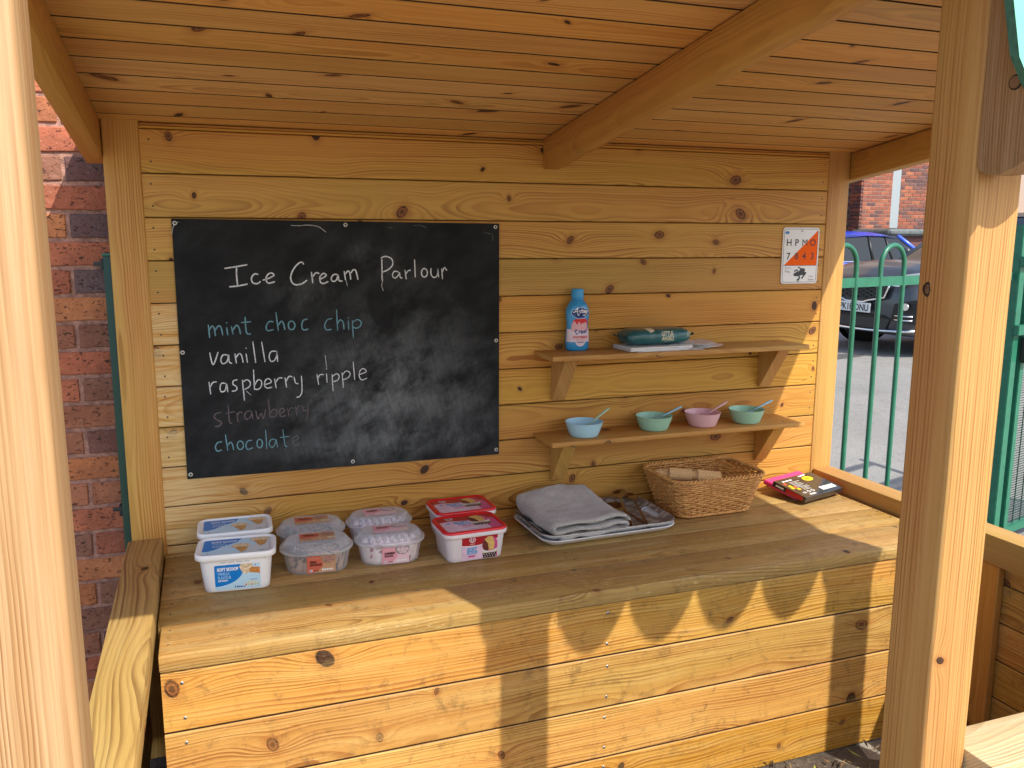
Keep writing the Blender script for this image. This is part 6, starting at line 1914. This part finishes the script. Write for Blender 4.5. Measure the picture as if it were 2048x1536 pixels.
for i in range(22):
    y = -0.088 + i * 0.0084
    add_tube(b, [(-0.135 + 0.27 * k / 24, y, 0.0065 + 0.0018 * cos(pi * k + (pi if i % 2 else 0))) for k in range(25)], 0.0030, 5)
new('woven_base', b, M_WICK, bk, smooth=True)['kind'] = 'stuff'
M_WAF = simple('pale_wafer', (0.78, 0.50, 0.22), 0.7, noise=0.25, nscale=120, bump=0.001, bscale=300)
def cone_stack(label, p0, p1, n, r0=0.024):
    p0, p1 = Vector(p0), Vector(p1)
    t = thing('wafer_cone_stack', label, 'wafer cones', tuple(p0), 0, 'stacked wafer cones in the basket')
    d = (p1 - p0).normalized(); L = (p1 - p0).length
    b = bmesh.new()
    lathe(b, [(0.0135, -0.050), (0.0165, -0.020), (0.0205, -0.002), (r0, 0.0), (r0, 0.012), (r0 - 0.002, 0.0125), (0.0185, 0.002), (0.0120, -0.045)], 22)
    me = bpy.data.meshes.new('cone'); b.to_mesh(me); b.free(); me.materials.append(M_WAF); smooth_angle(me, 50)
    for i in range(n):
        o = bpy.data.objects.new('wafer_cone', me); COL.objects.link(o); o.parent = t
        o.location = d * (L * i / (n - 1)); o.rotation_euler = d.to_track_quat('Z', 'Y').to_euler()
cone_stack('row of nested pale wafer cones lying at the left back inside the basket', (1.662, -0.050, 0.104), (1.724, -0.076, 0.100), 7)
cone_stack('second row of nested wafer cones to the right inside the basket', (1.756, -0.080, 0.097), (1.825, -0.100, 0.088), 7)
cone_stack('lowest row of nested wafer cones behind the front side of the basket', (1.672, -0.125, 0.072), (1.830, -0.150, 0.068), 9)

cone_stack('wafer cones on the basket base nearest the wall', (1.655, -0.092, 0.034), (1.830, -0.098, 0.034), 9)
cone_stack('wafer cones on the basket base nearest the front', (1.655, -0.170, 0.034), (1.830, -0.178, 0.034), 9)
# ------------------------------------------------------------------ card packets at the right end
M_CARD = simple('black_glossy_card', (0.035, 0.028, 0.022), 0.22, 0.0, 0.5, coat=0.4)
M_HOTP = simple('hot_pink_card', (0.78, 0.05, 0.22), 0.4)
M_CRED = simple('red_card_side', (0.50, 0.015, 0.02), 0.35)
M_YELP = simple('yellow_print', (0.85, 0.62, 0.02), 0.4)
M_ORP = simple('red_orange_print', (0.80, 0.10, 0.03), 0.4)
pk = thing('pink_packet', 'hot pink packet lying under the black card box in the corner', 'packet', (2.190, -0.112, 0.0150), 0.30)
pk.rotation_euler = (0.19, 0.0, 0.30)
b = bmesh.new(); add_box(b, (-0.112, -0.060, 0.0), (0.100, 0.092, 0.017))
bmesh.ops.bevel(b, geom=b.edges[:], offset=0.003, segments=2, affect='EDGES')
new('packet_box', b, M_HOTP, pk)
b = bmesh.new()
rings = []
for i in range(7):
    a = i / 6
    rings.append([(0.060 + 0.03 * a + 0.004 * sin(k * 1.1 + i), -0.070 - 0.022 * sin(a * pi) , 0.0 + 0.016 * (k / 5) + 0.002 * sin(i * 2 + k)) for k in range(6)])
V = [[b.verts.new((x, y, max(z, 0.0))) for x, y, z in r] for r in rings]
for i in range(6):
    for k in range(5): b.faces.new((V[i][k], V[i + 1][k], V[i + 1][k + 1], V[i][k + 1]))
new('crumpled_flap', b, M_HOTP, pk, smooth=True)
cb_ = thing('card_box', 'flat black card box with white and yellow print resting on the pink packet', 'box', (2.170, -0.140, 0.0190), 0.30)
PR_ = pk.rotation_euler.to_matrix()
cb_.location = Vector(pk.location) + PR_ @ Vector((-0.022, -0.035, 0.0175))
BW, BD, BT = 0.220, 0.145, 0.020
b = bmesh.new(); add_box(b, (-BW / 2, -BD / 2, 0.0), (BW / 2, BD / 2, BT))
bmesh.ops.bevel(b, geom=b.edges[:], offset=0.0012, segments=1, affect='EDGES')
new('box_body', b, M_CARD, cb_)
D = Decal()
D.rect(-BW / 2 + 0.004, -BD / 2 + 0.006, BW / 2 - 0.004, BD / 2 - 0.004, M_CARD, 0)
for k in range(3): D.rect(-0.098 + k * 0.022, 0.053, -0.080 + k * 0.022, 0.061, M_WHITEP, 1)
for (cx_, cy_, m_) in ((-0.105, 0.038, M_ORP), (-0.100, 0.016, M_YELP), (-0.086, 0.002, M_ORP), (-0.082, -0.014, M_YELP), (-0.104, 0.000, M_YELP)):
    D.rect(cx_ - 0.008, cy_ - 0.007, cx_ + 0.008, cy_ + 0.007, m_, 1, r=0.002)
for j in range(9):
    D.rect(-0.075 + (0.012 if j > 5 else 0), 0.040 - j * 0.0085, -0.075 + 0.012 + RND.uniform(0.03, 0.06), 0.0425 - j * 0.0085, M_TGREY, 1)
D.ell(0.050, 0.040, 0.030, 0.019, M_YELP, 1)
D.stroke([(0.034, 0.036), (0.040, 0.045), (0.044, 0.036), (0.050, 0.044), (0.056, 0.036), (0.064, 0.044)], 0.003, M_CRED, 2)
D.rect(0.022, 0.063, 0.045, 0.071, M_WHITEP, 1); D.rect(0.048, 0.066, 0.072, 0.074, M_WHITEP, 1)
D.rect(0.020, -0.060, 0.112, -0.034, M_WHITEP, 1)
for j in range(14): D.rect(0.036 + j * 0.0045, -0.050, 0.038 + j * 0.0045, -0.044, M_GREYINK, 2)
D.text('CE', -0.098, -0.052, 0.016, M_WHITEP, 2, bold=0.0004)
for cx_ in (-0.058, -0.032):
    D.ell(cx_, -0.044, 0.0095, 0.0085, M_TGREY, 1, n=16); D.ell(cx_, -0.044, 0.0055, 0.0048, M_CARD, 2, n=14)
D.rect(-0.080, -0.070, -0.040, -0.0605, M_TGREY, 1)
D.build('box_print', cb_, lambda x, y, h: (x * 0.86, y * 0.90, BT + h), step=0.0001, base=0.0002)
D = Decal()
D.rect(-BD / 2 + 0.012, 0.002, BD / 2 - 0.060, BT - 0.002, M_CRED, 0)
D.rect(BD / 2 - 0.050, 0.006, BD / 2 - 0.015, BT - 0.007, M_WHITEP, 1)
D.build('side_print', cb_, lambda x, y, h: (-BW / 2 - h, x, y))
cb_.rotation_euler = (0.19, 0.0, 0.27)

# ------------------------------------------------------------------ leaf litter and crumbs on the soil
b = bmesh.new()
for i in range(900):
    x, y = RND.uniform(-0.3, 2.7), RND.choice((RND.uniform(-0.80, -0.67), RND.uniform(-1.6, -0.67)))
    s_ = RND.uniform(0.002, 0.007); a = RND.uniform(0, 2 * pi)
    z = GZ + 0.012 + RND.uniform(-0.004, 0.006)
    ln = RND.choice((1.0, 2.5, 5.0))
    c0, s0 = cos(a), sin(a)
    vs = [b.verts.new((x + (u_ * ln * c0 - w_ * s0) * s_, y + (u_ * ln * s0 + w_ * c0) * s_, z + RND.uniform(0, 0.006))) for u_, w_ in ((-1, 0), (0, -0.6), (1, 0), (0, 0.6))]
    f = b.faces.new(vs); f.material_index = RND.choice((0, 0, 1, 1, 1, 2, 3))
lt = new('leaf_litter', b, [simple('dry_leaf', (0.22, 0.13, 0.06), 0.8), simple('dark_crumb', (0.06, 0.045, 0.03), 0.9), simple('pale_straw', (0.45, 0.38, 0.24), 0.8), simple('yellow_green_leaf', (0.36, 0.38, 0.08), 0.7)])
tag(lt, 'bits of dry leaf and straw along the foot of the counter', kind='stuff')
